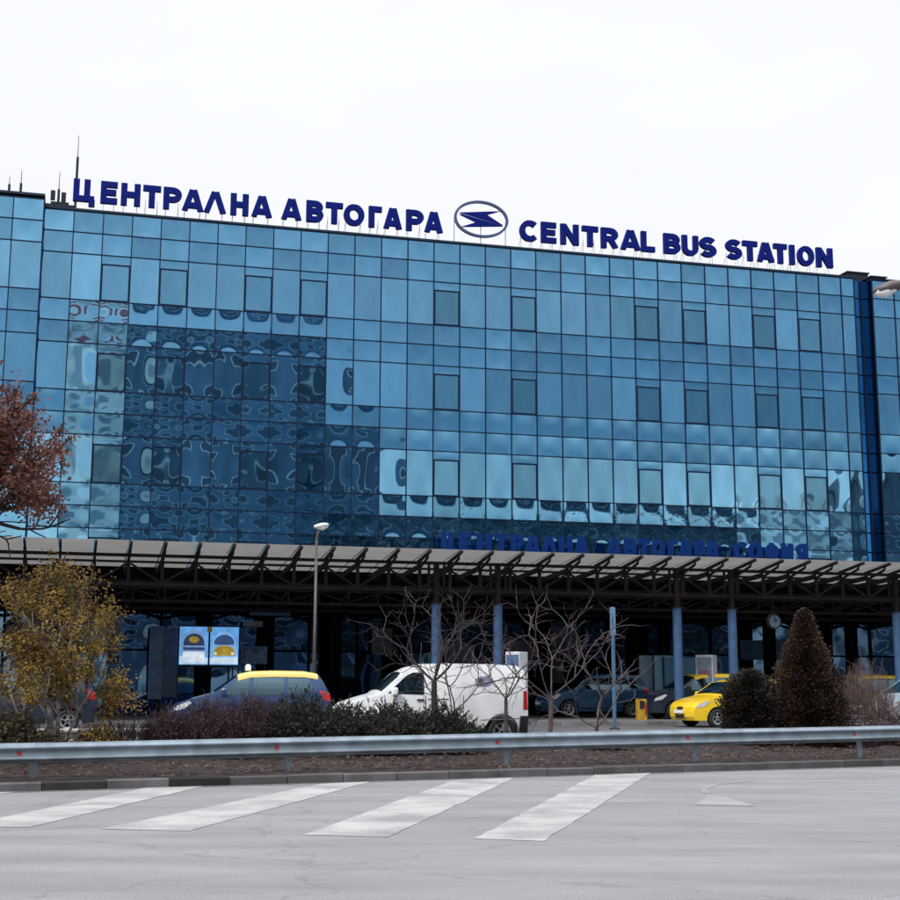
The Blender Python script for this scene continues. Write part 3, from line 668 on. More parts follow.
def vehicle(name, spec, paint, loc, rz_, label, cat, roof_paint=None, taxi=False, group=None, logo=False):
    root = empty(name, loc, rz_); tag(root, label, cat, group)
    L, H, Wd = spec['L'], spec['H'], spec['W'] / 2
    belt = spec['belt']; th = spec['tumble']
    def Wf(x, z):
        w = Wd
        n = max(0, 1 - x / .75); w *= 1 - .16 * n ** 2.2
        n = max(0, 1 - (L - x) / .6); w *= 1 - spec.get('rt', .09) * n ** 2.2
        if z > belt: w -= th * ((z - belt) / (H - belt)) ** 1.25
        if z < .45: w -= .05 * ((.45 - z) / .3)
        w -= .02 * abs((z - .72)) if z < belt else .02 * abs(belt - .72)
        return w
    # profile with wheel arches
    prof = list(spec['top'])                      # from the nose bottom up over the roof to the tail bottom
    bot = []
    sill = .22; ar = spec['r'] + .075
    for cx in (spec['fw'], spec['rw']):
        a = math.degrees(math.asin((spec['r'] - sill) / ar))
        pts = [(cx + ar * math.cos(R(t)), spec['r'] + ar * math.sin(R(t))) for t in [(180 + a) - (180 + 2 * a) * k / 16 for k in range(17)]]
        bot += pts
    poly = prof + bot
    bm = side_surface(poly, Wf, [.35, .5, .62, .75, .88, 1.0, 1.12, 1.25, 1.4, 1.55, 1.7], [.12, .3, .5, .75, 1.2, 1.8, 2.4, 3.0, L - .6, L - .4, L - .2, L - .08])
    for v in bm.verts: v.co.y = -1
    ret = bmesh.ops.extrude_face_region(bm, geom=bm.faces[:])
    for v in ret['geom']:
        if isinstance(v, bmesh.types.BMVert): v.co.y = 1
    for y in (-.8, -.4, 0, .4, .8): bmesh.ops.bisect_plane(bm, geom=bm.verts[:] + bm.edges[:] + bm.faces[:], plane_co=(0, y, 0), plane_no=(0, 1, 0), dist=1e-5)
    for v in bm.verts:
        yn = v.co.y; x, z = v.co.x, v.co.z
        v.co.y = yn * Wf(x, z)
        if z > .6: v.co.z += .045 * (1 - yn * yn) * min(1, (z - .6) * 2)
        if x < .35: v.co.x -= .10 * (1 - yn * yn) * (1 - x / .35)
        if x > L - .3: v.co.x += .05 * (1 - yn * yn)
    body = fin(bm, 'body', paint, root, True, .055)
    sm = body.modifiers.new('wn', 'WEIGHTED_NORMAL')
    def panel(poly, nm, m, par, off=.008, sides=(-1, 1), cz=(.5, .6, .7, .8, .9, 1., 1.1, 1.2, 1.3, 1.4, 1.5, 1.6, 1.7)):
        last = None
        for s in sides:
            bm = side_surface(poly, Wf, cz, [.1, .2, .3, .45, .6, .8, L - .45, L - .3, L - .15])
            for v in bm.verts: v.co.y = s * (Wf(v.co.x, v.co.z) + off)
            last = fin(bm, nm, m, par, True)
        return last
    for poly in spec['glass']: panel(poly, 'side_window', M['car_glass'], root)
    # end glass across the width
    def cross(p0, p1, nm, m, inset=.10, off=.012, par=root):
        (x0, z0), (x1, z1) = p0, p1; d = Vector((x1 - x0, z1 - z0)).normalized(); nn = Vector((-d.y, d.x)) * off
        vs = []
        for x, z in ((x0, z0), (x1, z1)):
            for k in range(9):
                yn = -1 + k / 4; ww = Wf(x, z) - inset
                zz = z + .045 * (1 - yn * yn) * min(1, max(0, (z - .6)) * 2)
                xx = x - (.10 * (1 - yn * yn) * (1 - x / .35) if x < .35 else 0) + (.05 * (1 - yn * yn) if x > L - .3 else 0)
                vs.append((xx + nn.x, yn * ww, zz + nn.y))
        b = MB(); b.add(vs, [(k, k + 1, 10 + k, 9 + k) for k in range(8)]); return b.build(nm, m, par, smooth=True)
    cross(*spec['wind'], 'windscreen', M['car_glass'])
    cross(*spec['rearg'], 'rear_window', M['car_glass'])
    if roof_paint:
        rp = spec['roofpts']
        b = MB(); vs = []
        for x, z in rp:
            for k in range(9):
                yn = -1 + k / 4; vs.append((x, yn * (Wf(x, z) - .0) * 1.004, z + .045 * (1 - yn * yn) + .008 - (.03 if abs(yn) == 1 else 0)))
        n = len(rp); b.add(vs, [(9 * i + k, 9 * i + k + 1, 9 * i + 10 + k, 9 * i + 9 + k) for i in range(n - 1) for k in range(8)])
        rf = b.build('roof_panel', roof_paint, root, smooth=True)
        b = MB()
        for s in (-1, 1): b.add([v for x, z in rp for v in ((x, s * (Wf(x, z) - .01), z + .012), (x, s * (Wf(x, z - .03) + .022), z - .03), (x, s * (Wf(x, z - .085) + .024), z - .105))], [(3 * i + k, 3 * i + k + 1, 3 * i + 4 + k, 3 * i + 3 + k) for i in range(n - 1) for k in (0, 1)])
        b.build('roof_edge', roof_paint, root)
    # lamps, bumpers, seams, handle, mirrors
    panel(spec['head'], 'headlight', M['lens'], root, .012)
    panel(spec['tail'], 'tail_light', M['red'], root, .012)
    xs = spec['seams']
    for sx in xs: panel([(sx, .32), (sx + .014, .32), (sx + .014, belt + .02), (sx, belt + .02)], 'door_seam', M['black'], root, .004)
    panel([(spec['fw'] + .45, .30), (spec['rw'] - .42, .30), (spec['rw'] - .42, .36), (spec['fw'] + .45, .36)], 'sill_trim', M['black'], root, .012)
    for s in (-1, 1):
        hx = spec['handle']; b = MB(); b.box(hx, hx + .17, s * (Wf(hx, .9) + .025) - .014, s * (Wf(hx, .9) + .025) + .014, belt - .10, belt - .065); b.build('door_handle', paint if not logo else M['black'], root, bevel=.006)
        mx, mz = spec['mirror']; b = MB(); b.box(mx - .07, mx + .07, s * (Wf(mx, mz) + .14) - .09, s * (Wf(mx, mz) + .14) + .09, mz - .01, mz + .17)
        mi = b.build('side_mirror', paint, root, bevel=.04)
        b = MB(); b.bar((mx, s * (Wf(mx, mz) - .03), mz + .02), (mx, s * (Wf(mx, mz) + .08), mz + .05), .06, .05); b.build('mirror_arm', M['black'], mi)
    g0, g1 = spec['grille']; cross(g0, g1, 'grille', M['black'], .42, .02)
    (gx, gz), _ = g0, g1
    cross((.02, .30), (.0, .42), 'bumper_intake', M['black'], .25, .03)
    b = MB(); b.box(-.135, -.12, -.26, .26, .46, .56); b.build('number_plate', M['white'], root)
    r = spec['r']
    for cx in (spec['fw'], spec['rw']):
        for s in (-1, 1):
            yo = s * (Wd - .02); yi = s * (Wd - .24)
            b = MB(); b.lathe([(r * .62, yi), (r * .95, yi), (r, yi + s * .03), (r, yo - s * .03), (r * .96, yo), (r * .66, yo + s * .004), (r * .64, yo - s * .03), (r * .62, yi)], (cx, 0, r), 'Y', 32)
            wh = b.build('wheel', M['rubber'], root, smooth=True)
            b = MB(); b.lathe([(.03, yo - s * .005), (.06, yo - s * .012), (.07, yo - s * .05), (r * .2, yo - s * .06)], (cx, 0, r), 'Y', 24)
            b.lathe([(r * .52, yo - s * .02), (r * .66, yo - s * .006), (r * .65, yo - s * .1)], (cx, 0, r), 'Y', 32)
            for k in range(5 if not logo else 6):
                a = 2 * PI * k / (5 if not logo else 6) + .3; p = Vector((cx + .05 * math.cos(a), yo - s * .02, r + .05 * math.sin(a))); q_ = Vector((cx + r * .6 * math.cos(a), yo - s * .02, r + r * .6 * math.sin(a)))
                b.bar(p, q_, .055, .03)
            b.build('rim', M['rim'], wh)
            b = MB(); b.lathe([(.001, yo - s * .09), (r * .62, yo - s * .09)], (cx, 0, r), 'Y', 24); b.build('brake_disc', M['black'], wh)
    if taxi:
        sx = spec['signx']; b = MB(); b.box(sx - .07, sx + .07, -.22, .22, H + .045, H + .17); b.box(sx - .05, sx + .05, -.16, .16, H + .17, H + .20)
        b.build('roof_light', M['white'], root, bevel=.02)
    if logo:
        xx, zz = 3.22, 1.42
        b = MB(); b.add([(xx + .20 * math.cos(a), -(Wf(xx, zz) + .016), zz + .13 * math.sin(a)) for a in [2 * PI * k / 20 for k in range(20)]], [tuple(range(20))]); em_ = b.build('side_emblem', mat('emblem_grey_blue', (.30, .34, .48), .5), root)
        b = MB(); b.add([(xx - .13, -(Wf(xx, zz) + .022), zz - .01), (xx - .02, -(Wf(xx, zz) + .022), zz + .01), (xx - .02, -(Wf(xx, zz) + .022), zz + .08), (xx - .10, -(Wf(xx, zz) + .022), zz + .07)], [(0, 1, 2, 3)])
        b.build('emblem_mark', mat('emblem_maroon', (.18, .03, .10), .5), em_)
        panel([(4.02, .28), (4.24, .28), (4.245, .66), (4.06, .66)], 'rear_bumper', M['black'], root, .02)
        for x0, x1, z_ in ((1.95, 2.42, 1.02),): panel([(x0, z_), (x1, z_), (x1, z_ + .02), (x0, z_ + .02)], 'side_strip', M['black'], root, .012)
        panel([(1.86, .40), (1.872, .40), (1.872, 1.70), (1.86, 1.70)], 'door_seam', M['silver'], root, .004)
        panel([(3.15, .58), (4.15, .62), (4.15, .60), (3.15, .56)], 'side_crease', M['silver'], root, .003, (-1,))
    return root
VAN = dict(L=4.25, H=1.80, W=1.80, belt=1.10, tumble=.10, r=.315, fw=.86, rw=3.64, rt=.05,
    top=[(4.20, .26), (4.25, .40), (4.25, .62), (4.235, 1.15), (4.18, 1.66), (4.08, 1.755), (3.6, 1.79), (2.6, 1.80), (1.95, 1.785), (1.62, 1.71), (1.40, 1.60), (.86, 1.13), (.50, 1.04), (.18, .93), (.04, .80), (0, .60), (.0, .36), (.06, .22)],
    glass=[[(1.05, 1.16), (1.86, 1.13), (1.86, 1.62), (1.62, 1.62), (1.46, 1.54)]],
    wind=((.93, 1.20), (1.40, 1.59)), rearg=((4.20, 1.55), (4.235, 1.15)),
    head=[(.06, .74), (.10, .86), (.46, .98), (.52, .92), (.34, .80)], tail=[(4.13, .80), (4.24, .80), (4.22, 1.22), (4.14, 1.22)],
    seams=(.98, 1.90, 2.75), handle=1.70, mirror=(1.18, 1.12), grille=((.01, .62), (.02, .78)), signx=2)
HAT = dict(L=4.0, H=1.55, W=1.70, belt=.98, tumble=.19, r=.30, fw=.80, rw=3.28, rt=.12,
    top=[(3.94, .26), (4.0, .40), (4.0, .70), (3.96, .98), (3.78, 1.32), (3.66, 1.48), (3.3, 1.54), (2.5, 1.55), (1.95, 1.53), (1.60, 1.44), (1.00, 1.02), (.55, .92), (.18, .80), (.03, .66), (0, .52), (.0, .34), (.06, .22)],
    glass=[[(1.25, 1.02), (1.92, 1.00), (1.92, 1.42), (1.74, 1.42), (1.60, 1.34)], [(2.02, 1.00), (2.78, 1.01), (2.78, 1.43), (2.02, 1.43)], [(2.88, 1.02), (3.55, 1.06), (3.42, 1.38), (2.88, 1.42)]],
    wind=((1.06, 1.07), (1.58, 1.43)), rearg=((3.68, 1.46), (3.93, 1.05)),
    head=[(.05, .62), (.08, .72), (.42, .86), (.50, .82), (.32, .68)], tail=[(3.80, .88), (3.985, .84), (3.94, 1.06), (3.66, 1.12)],
    seams=(1.12, 1.96, 2.84), handle=1.75, mirror=(1.28, .99), grille=((.0, .54), (.03, .66)), signx=1.9, roofpts=[(1.62, 1.45), (1.8, 1.495), (1.95, 1.53), (2.2, 1.54), (2.5, 1.55), (2.9, 1.545), (3.3, 1.54), (3.5, 1.51), (3.64, 1.485)])
def squash(o, sx, sz): o.scale = (sx, 1, sz)
def place(px, d, spec):          # spot whose local origin is the nose of the vehicle
    p = spot(px, d, fz); return p
HAT2 = dict(HAT, H=1.55)
squash(vehicle('white_van', VAN, M['white'], place(334, 30.2, VAN), YAW * .8, 'white delivery van with an oval emblem on its side, behind the junipers', 'van', logo=True), .945, .93)
squash(vehicle('blue_taxi', HAT, M['carblue'], place(171, 35.0, HAT), YAW * .7, 'dark blue taxi hatchback with a pale yellow roof, left of the white van', 'taxi', roof_paint=M['paleyellow'], taxi=True), .965, 1)
squash(vehicle('yellow_taxi', HAT, M['yellow'], place(682, 44.5, HAT), YAW * 1.5, 'bright yellow car half hidden behind the rounded dark bush', 'taxi'), .96, .94)
vehicle('parked_taxi', HAT, M['cardark'], place(645, 50.3, HAT) + Vector((0, 0, .12)), YAW, 'dark car with yellow roof parked under the canopy beside the blue columns', 'taxi', roof_paint=M['yellow'])
vehicle('parked_car', HAT, M['ltblue'], place(541, 52.5, HAT) + Vector((0, 0, .12)), YAW, 'light blue car under the canopy, right of the white van', 'car')
vehicle('parked_car', HAT, M['carsilver'], place(862, 35.5, HAT), YAW, 'silver car at the right edge behind the frosted shrubs', 'car')
vehicle('parked_car', HAT, M['cardark'], place(-62, 37.5, HAT), YAW, 'dark car at the left edge behind the birch', 'car')
vehicle('parked_taxi', HAT, M['cardark'], place(812, 54, HAT) + Vector((0, 0, .12)), YAW, 'dark car with yellow roof parked under the canopy behind the tall thuja', 'taxi', roof_paint=M['yellow'])

# ------------------------------------------------------------------ street furniture
def lamp(px, y_head, d, label, arm, head_tilt=.15, ph=None, out=1.):
    hp = at(px, y_head, d)
    root = empty('street_lamp', (hp.x - arm, hp.y, fz if d > 29 else 0)); tag(root, label, 'street lamp', 'street lamps'); z0 = root.location.z
    h = hp.z - z0
    b = MB(); b.tube((0, 0, 0), (0, 0, h - .35), .055, .035, 14); b.lathe([(.15, 0), (.15, .5), (.09, .55)], (0, 0, 0), 'Z', 14); b.build('pole', M['greypole'], root, smooth=True)
    b = MB(); p = Vector((0, 0, h - .36)); pts = [p, p + Vector((arm * .08, 0, .18)), p + Vector((arm * .35, 0, .30)), p + Vector((arm - (1 if arm > 0 else -1) * .46 * out, 0, .36))]
    for a, c in zip(pts, pts[1:]): b.tube(a, c, .035, .032, 8)
    b.build('arm', M['greypole'], root)
    s = 1 if arm > 0 else -1; hl = .52 * out
    b = MB(); c0 = Vector((arm - (1 if arm > 0 else -1) * .52 * out, 0, h)); vs = []
    for k, (t, w, hh) in enumerate(((0, .06, .05), (.18, .13, .09), (.5, .17, .11), (.85, .13, .08), (1, .04, .03))):
        for a in range(12): vs.append(c0 + Vector((s * t * hl + 0, math.cos(2 * PI * a / 12) * w * out, math.sin(2 * PI * a / 12) * hh * out + t * head_tilt * hl)))
    b.add(vs, [(12 * i + a, 12 * i + (a + 1) % 12, 12 * i + 12 + (a + 1) % 12, 12 * i + 12 + a) for i in range(4) for a in range(12)] + [tuple(range(12)), tuple(range(48, 60))])
    hd = b.build('lamp_head', M['lens'] if out < 1.2 else M['greypole'], root, smooth=True)
    b = MB(); vs = []
    for t, w, hh in ((.1, .04, .02), (.3, .11, .10), (.6, .14, .15), (.9, .10, .08), (.98, .02, .02)):
        for a in range(9): vs.append(c0 + Vector((s * t * hl, math.cos(PI + PI * a / 8) * w * out, -.02 + math.sin(PI + PI * a / 8) * hh * out + t * head_tilt * hl)))
    b.add(vs, [(9 * i + a, 9 * i + a + 1, 9 * i + 10 + a, 9 * i + 9 + a) for i in range(4) for a in range(8)]); b.build('diffuser', M['white'], hd, smooth=True)
M['greypole'] = mat('lamp_pole_metal', (.10, .085, .085), .5, .4, .2, 3)
lamp(329, 527, 38, 'slim street lamp in front of the canopy above the blue taxi', .33, out=.78)
lamp(873, 284, 30, 'street lamp head reaching in at the upper right edge', -3.0, head_tilt=-.25, out=1.3)
# thin blue pole right of the bare trees
p = spot(614.5, 42, fz); e = empty('sign_pole', p); tag(e, 'thin light blue pole between the bare trees and the canopy', 'pole')
zt = at(614.5, 607, 42).z - fz
b = MB(); b.tube((0, 0, 0), (0, 0, zt), .058, .058, 12); b.build('post', mat('pole_light_blue', (.06, .14, .24), .4, .1), e, smooth=False)
b = MB(); b.box(-.08, .08, -.07, .07, zt - .85, zt - .02); b.build('sleeve', mat('pole_sleeve', (.10, .21, .33), .4), e, bevel=.02)
b = MB(); b.lathe([(.16, 0), (.16, .03), (.08, .05)], (0, 0, 0), 'Z', 14); b.build('foot', M['plant'], e)
# totems
def totem(px, y_top, d, w, label, col, group='information totems', dep=.55):
    p = spot(px, d, fz); zt = at(px, y_top, d).z - fz; e = empty('information_totem', p, YAW - R(42)); tag(e, label, 'totem', group)
    b = MB(); b.box(-w / 2, w / 2, -dep / 2, dep / 2, 0, zt); b.build('housing', mat('totem_white', (.55, .56, .58), .5), e, bevel=.02)
    b = MB(); b.box(-w / 2 + .04, w / 2 - .04, -dep / 2 - .02, -dep / 2 - .003, .35, zt - .08); fpn = b.build('face_panel', mat('totem_face', col, .3, 0, .25, 3), e)
    for k in range(3): 
        b = MB(); b.box(-w / 2 + .12, w / 2 - .12, -dep / 2 - .03, -dep / 2 - .022, zt * (.30 + .2 * k), zt * (.30 + .2 * k) + .16); b.build('notice', mat('totem_notice', ((.35, .33, .36), (.12, .10, .16), (.25, .10, .12))[k], .6, 0, .6, 12), fpn)
totem(517, 652, 40, .45, 'tall white pillar panel standing behind the rear of the white van', (.08, .14, .30))
totem(708, 655, 50.5, .62, 'white framed notice totem left of the fourth blue column', (.16, .19, .26))
# light blue hoarding panels below the canopy
for k, (x0, x1, y0, y1, lab) in enumerate(((639, 646, 656, 683, 'narrow pale blue panel left of the wide light blue panel'), (654, 664, 656, 688, 'pale blue panel directly left of the third blue column'), (664, 690, 658, 684, 'wide light blue glass panel behind the third blue column'))):
    d = 54; P = at(x0, y1, d); Q = at(x1, y0, d + 1.0)
    e = empty('shelter_panel', (P.x, P.y, fz + .12), YAW); tag(e, lab, 'panel', 'pale blue shelter panels'); wd = (Q - P).xy.length
    b = MB(); b.box(.02, wd - .02, -.02, .02, 0, Q.z - fz - .12); b.build('sheet', mat('panel_blue_%d' % k, ((.25, .36, .48), (.22, .42, .55), (.09, .24, .36))[k], .25, 0, .2, 2), e)
    b = MB(); b.box(-.02, .015, -.03, .03, 0, Q.z - fz - .1); b.box(wd - .015, wd + .02, -.03, .03, 0, Q.z - fz - .1); b.build('frame', M['plant'], e)
p = spot(641.5, 48.5, fz); e = empty('ticket_machine', p, YAW); tag(e, 'small yellow cabinet with dark screen left of the pale panels', 'cabinet')
b = MB(); b.box(-.16, .16, -.15, .15, 0, .82); b.build('cabinet', mat('dull_yellow', (.42, .26, .02), .6, 0, .3, 6), e, bevel=.03)
b = MB(); b.box(-.12, .05, -.165, -.152, .50, .76); b.build('screen', M['black'], e)
b = MB(); b.box(.07, .13, -.165, -.152, .30, .7); b.build('slot', M['rust'], e)
def backlit(name, col, e=.55):
    m = mat(name, col, .4, 0, .25, 2.5); n = m.node_tree.nodes; ra = [k for k in n if k.type == 'VALTORGB'][0]
    m.node_tree.links.new(ra.outputs[0], n['Principled BSDF'].inputs['Emission Color']); n['Principled BSDF'].inputs['Emission Strength'].default_value = e; return m
# advertising poster with vehicles
d = 57; u0, z1 = onplane(180, 626.5, 1.6); u1, z0 = onplane(238, 665, 1.6)
e = empty('billboard', fw(u0, 1.6, fz + .12), YAW); tag(e, 'bright blue poster of two parked coaches hung in the shopfront left', 'poster')
wd = u1 - u0; h0, h1 = z0 - fz - .12, z1 - fz - .12; hh = h1 - h0
b = MB(); b.box(0, wd, 0, .06, h0, h1); pn = b.build('poster_sheet', backlit('poster_blue', (.12, .34, .70)), e)
def pp(name, pts, col, k):
    b = MB(); n = len(pts); b.add([(x * wd, -.004 * k, h0 + z * hh) for x, z in pts], [tuple(range(n))]); b.build(name, backlit('poster_ink_' + name, col), pn)
pp('printed_ground', [(.01, .02), (.99, .02), (.99, .22), (.5, .18), (.01, .24)], (.45, .62, .78), 1)
def arcp(cx, cz, rx, rz, a0, a1, n=10): return [(cx + rx * math.cos(R(a0 + (a1 - a0) * k / n)), cz + rz * math.sin(R(a0 + (a1 - a0) * k / n))) for k in range(n + 1)]
pp('printed_coach', [(.03, .22), (.46, .22)] + arcp(.245, .52, .21, .40, 0, 180), (.16, .30, .55), 2)
pp('printed_coach', [(.54, .20), (.97, .20)] + arcp(.755, .46, .205, .42, 0, 180), (.20, .42, .72), 2)
pp('printed_windscreen', arcp(.245, .56, .175, .26, 0, 180) + [(.07, .50), (.42, .50)], (.02, .035, .09), 3)
pp('printed_windscreen', arcp(.755, .58, .17, .22, 0, 180) + [(.59, .53), (.92, .53)], (.03, .07, .18), 3)
pp('printed_stripe', arcp(.245, .66, .09, .09, 0, 360), (.30, .20, .03), 4)
pp('printed_stripe', [(.07, .38), (.42, .38), (.43, .46), (.06, .46)], (.03, .05, .12), 3)
pp('printed_bonnet', [(.57, .24), (.95, .24)] + arcp(.76, .34, .18, .17, 0, 180), (.36, .24, .03), 4)
pp('printed_bumper', [(.06, .08), (.43, .06), (.43, .34), (.06, .34)], (.58, .66, .74), 3)
pp('printed_bumper', [(.56, .05), (.96, .05), (.95, .20), (.57, .20)], (.55, .66, .76), 3)
for hx in (.10, .38, .61, .90): pp('printed_lamp', arcp(hx, .30 if hx > .5 else .24, .028, .035, 0, 360), (.75, .75, .65), 5)
b = MB(); b.box(.485 * wd, .515 * wd, -.03, 0, h0, h1); b.build('divider', M['signblue'], pn)
b = MB(); b.box(.46 * wd, .54 * wd, -.035, 0, .86 * hh + h0, h1); b.build('yellow_mark', M['yellow'], pn)
b = MB(); b.box(-.05, 0, .0, .08, 0, h1 + .05); b.box(wd, wd + .05, .0, .08, 0, h1 + .05); b.box(0, wd, .0, .08, h1, h1 + .05); b.box(0, wd, 0, .08, h0 - .06, h0); b.build('frame', M['black'], e)
# second smaller light panel beside it
u0, z1 = onplane(241, 646, 1.6); u1, z0 = onplane(267, 664, 1.6)
e = empty('billboard', fw(u0, 1.6, fz + .12), YAW); tag(e, 'small dim blue panel right of the bright coach poster', 'poster'); wd = u1 - u0
b = MB(); b.box(0, wd, 0, .05, z0 - fz - .12, z1 - fz - .12); pn = b.build('poster_sheet', mat('poster_dim', (.03, .08, .2), .3, 0, .6, 3, c2=(.12, .25, .45)), e)
b = MB(); b.box(.05, .09, .06, .1, 0, z1 - fz - .12); b.box(wd - .09, wd - .05, .06, .1, 0, z1 - fz - .12); b.build('stand', M['black'], e)
# hanging clock
P = at(774, 621.5, 50); e = empty('clock', (P.x, P.y, P.z), YAW); tag(e, 'round clock hanging under the canopy above the tall thuja', 'clock')
b = MB(); b.lathe([(.0, -.05), (.24, -.05), (.27, -.03), (.27, .10), (.24, .12), (0, .12)], (0, 0, 0), 'Y', 28); b.build('case', M['black'], e, smooth=False)
b = MB(); b.lathe([(.0, -.062), (.21, -.060)], (0, 0, 0), 'Y', 28); b.build('dial', mat('clock_dial', (.12, .18, .26), .3), e)
b = MB(); b.bar((0, -.075, -.03), (0, -.075, .16), .02, .02); b.bar((-.02, -.08, 0), (.10, -.08, .05), .025, .025); b.build('hands', M['black'], e)
b = MB(); b.bar((0, .03, .26), (0, .03, 4.55 + .75 - P.z), .05, .05); b.build('hanger', M['steel'], e)

# ------------------------------------------------------------------ vegetation
def leaves(mb, c, n, spread, size, rnd, flat=.0, aspect=.6):
    for _ in range(n):
        p = c + Vector((rnd.gauss(0, spread), rnd.gauss(0, spread), rnd.gauss(0, spread * (1 - flat))))
        d = Vector((rnd.gauss(0, 1), rnd.gauss(0, 1), rnd.gauss(0, 1))).normalized(); a = d.orthogonal().normalized()
        s = size * rnd.uniform(.6, 1.4); u = d * s; v = a * s * aspect
        mb.add([p - u, p - v * .9, p + u, p + v], [(0, 1, 2, 3)])
def grow(mb, p, d, ln, r, depth, rnd, tips, spread=.55, up=.12, wob=.16, rmin=.005, kids=(2, 3), shrink=.74):
    n = 4; q = p
    for k in range(n):
        d = (d + Vector((rnd.gauss(0, wob), rnd.gauss(0, wob), rnd.gauss(0, wob) + up * .3))).normalized()
        q2 = q + d * ln / n; r2 = r * (1 - .10 * (k + 1) / 1.6)
        mb.tube(q, q2, max(r * (1 - .07 * k), rmin), max(r * (1 - .07 * (k + 1)), rmin), 6 if r > .03 else 4, False); q = q2
        if depth <= 2 and rnd.random() < .7: tips.append((q.copy(), d.copy()))
        if depth > 0 and k in (1, 2) and rnd.random() < .55:
            ax = d.orthogonal(); ax.rotate(Matrix.Rotation(rnd.uniform(0, 6.28), 3, d)); nd = (d + ax.normalized() * rnd.uniform(.7, 1.2)).normalized()
            grow(mb, q, nd, ln * shrink * .75, r * .55, depth - 1, rnd, tips, spread, up, wob, rmin, kids, shrink)
    tips.append((q.copy(), d.copy()))
    if depth > 0:
        m_ = rnd.randint(*kids); ph = rnd.uniform(0, 6.28)
        for k in range(m_):
            ax = d.orthogonal().normalized(); ax.rotate(Matrix.Rotation(ph + 2 * PI * k / m_, 3, d))
            nd = (d + ax * spread * rnd.uniform(.7, 1.3) + Vector((0, 0, up))).normalized()
            grow(mb, q, nd, ln * shrink * rnd.uniform(.8, 1.15), r * .68, depth - 1, rnd, tips, spread, up, wob, rmin, kids, shrink)
def vpoint(px, back):
    d = kd(px) + back; p = spot(px, d); return Vector((p.x, p.y, vz((back) * .95)))

# yellow-green birch at left: several stems from one base
rnd = random.Random(31)
bp = vpoint(52, 2.2); e = empty('birch_tree', bp); tag(e, 'multi stemmed pale barked birch with sparse yellow green leaves at the left', 'tree')
tr = MB(); tips = []
for dx, dy, ln, r in ((-.28, .1, 1.15, .05), (.02, 0, 1.3, .065), (.30, -.1, 1.2, .05), (-.6, 0, .95, .035), (.55, .1, 1.0, .035)):
    grow(tr, Vector((dx * .25, dy * .3, -.1)), Vector((dx * .75, dy, 1)).normalized(), ln, r, 4, rnd, tips, .42, .25, .10, .004, (2, 3), .74)
def split_tree(tr, e, m1, m2, rcut):
    a, b = MB(), MB(); i = 0
    for f in range(0, len(tr.f)):
        pass
    me_f = {}
    for f in tr.f:
        vs = [Vector(tr.v[k]) for k in f]; w = min((vs[0] - vs[1]).length, (vs[2] - vs[3]).length) if len(vs) == 4 else 1
        (a if w > rcut else b).add(vs, [tuple(range(len(vs)))])
    a.build('trunk', m1, e); b.build('branches', m2, e)
split_tree(tr, e, M['birch'], M['twig'], .017)
lf = MB()
for p, d in tips:
    if p.z > .5 and noise.noise(p * 1.9) > -.14 and rnd.random() < .8: leaves(lf, p + d * .05, rnd.randint(6, 12), .08, .028, rnd)
lf.build('crown', M['leaf_y'], e)
# rust-leaved tree reaching in from the left edge
rnd = random.Random(8)
bp = spot(-114, 24.2, .60); e = empty('rust_leaved_tree', bp); tag(e, 'tree with dense reddish brown leaves reaching in from the left edge', 'tree')
tr = MB(); tips = []
tr.tube((0, 0, -.9), (.15, 0, 4.0), .16, .12, 10)
for k in range(7):
    a = -.9 + k * .30
    dv = Vector((math.cos(a) * (.9 if k != 3 else .95), rnd.uniform(-.35, .35), .32 + .25 * (k % 3))).normalized()
    grow(tr, Vector((.15, 0, 3.05 + k * .14)), dv, 1.15, .06, 3, rnd, tips, .5, .12, .14, .006, (2, 3), .70)
tr.build('trunk', M['bark'], e)
lf = MB()
for p, d in tips:
    q = e.location + p
    dx = q.x / q.y * F + 450                    # crown is trimmed to its own lopsided natural extent
    if q.x > -6.62 + .35 * math.sin(q.z * 3.1) or q.z < 4.65: continue
    leaves(lf, p, rnd.randint(9, 17), .085, .040, rnd)
for k in range(44):
    z = rnd.uniform(4.05, 5.7); x = -6.75 - abs(rnd.gauss(0, .55)) - .25 * abs(z - 4.9) - e.location.x
    c = Vector((x, rnd.uniform(-.6, .6), z - .2)); leaves(lf, c, 20, .09, .040, rnd)
    tr2 = Vector((.6, 0, 3.2))
lf.build('crown', M['leaf_r'], e)
# bare trees in the verge
def bare(px, back, h, r, seed, label, lean=(0, 0), spread=.75, m='greybark', depth=5, kids=(2, 2), fork=.35, ln=.9):
    rnd = random.Random(seed); bp = vpoint(px, back); e = empty('bare_tree', bp); tag(e, label, 'tree', 'bare winter trees behind the guardrail')
    tr = MB(); tips = []; top = Vector((lean[0] * h * fork, lean[1] * h * fork, h * fork))
    tr.tube((0, 0, -.1), top * .5, r, r * .88, 8, False); tr.tube(top * .5, top, r * .88, r * .8, 8, False); tr.build('trunk', M[m], e)
    br = MB(); n = 4
    for k in range(n):
        a = 2 * PI * k / n + rnd.uniform(-.4, .4)
        dv = Vector((math.cos(a) * spread * 1.2, math.sin(a) * spread * .6, .75 + rnd.uniform(-.1, .4))).normalized()
        grow(br, top.copy(), dv, ln * .9, r * .42, depth - 1, rnd, tips, spread, .05, .15, .0042, kids, .76)
    for p, d in tips:
        for _ in range(1 if rnd.random() < .3 else 0):
            q = p + (d + Vector((rnd.gauss(0, .45), rnd.gauss(0, .45), rnd.gauss(0, .35)))).normalized() * rnd.uniform(.10, .26)
            br.tube(p, q, .0036, .0018, 3, False)
    br.build('branches', M[m], e)
bare(434, 2.0, 2.9, .07, 3, 'dark straight trunked bare tree in front of the white van cab', m='bark', fork=.50, ln=.95, spread=1.0, depth=4)
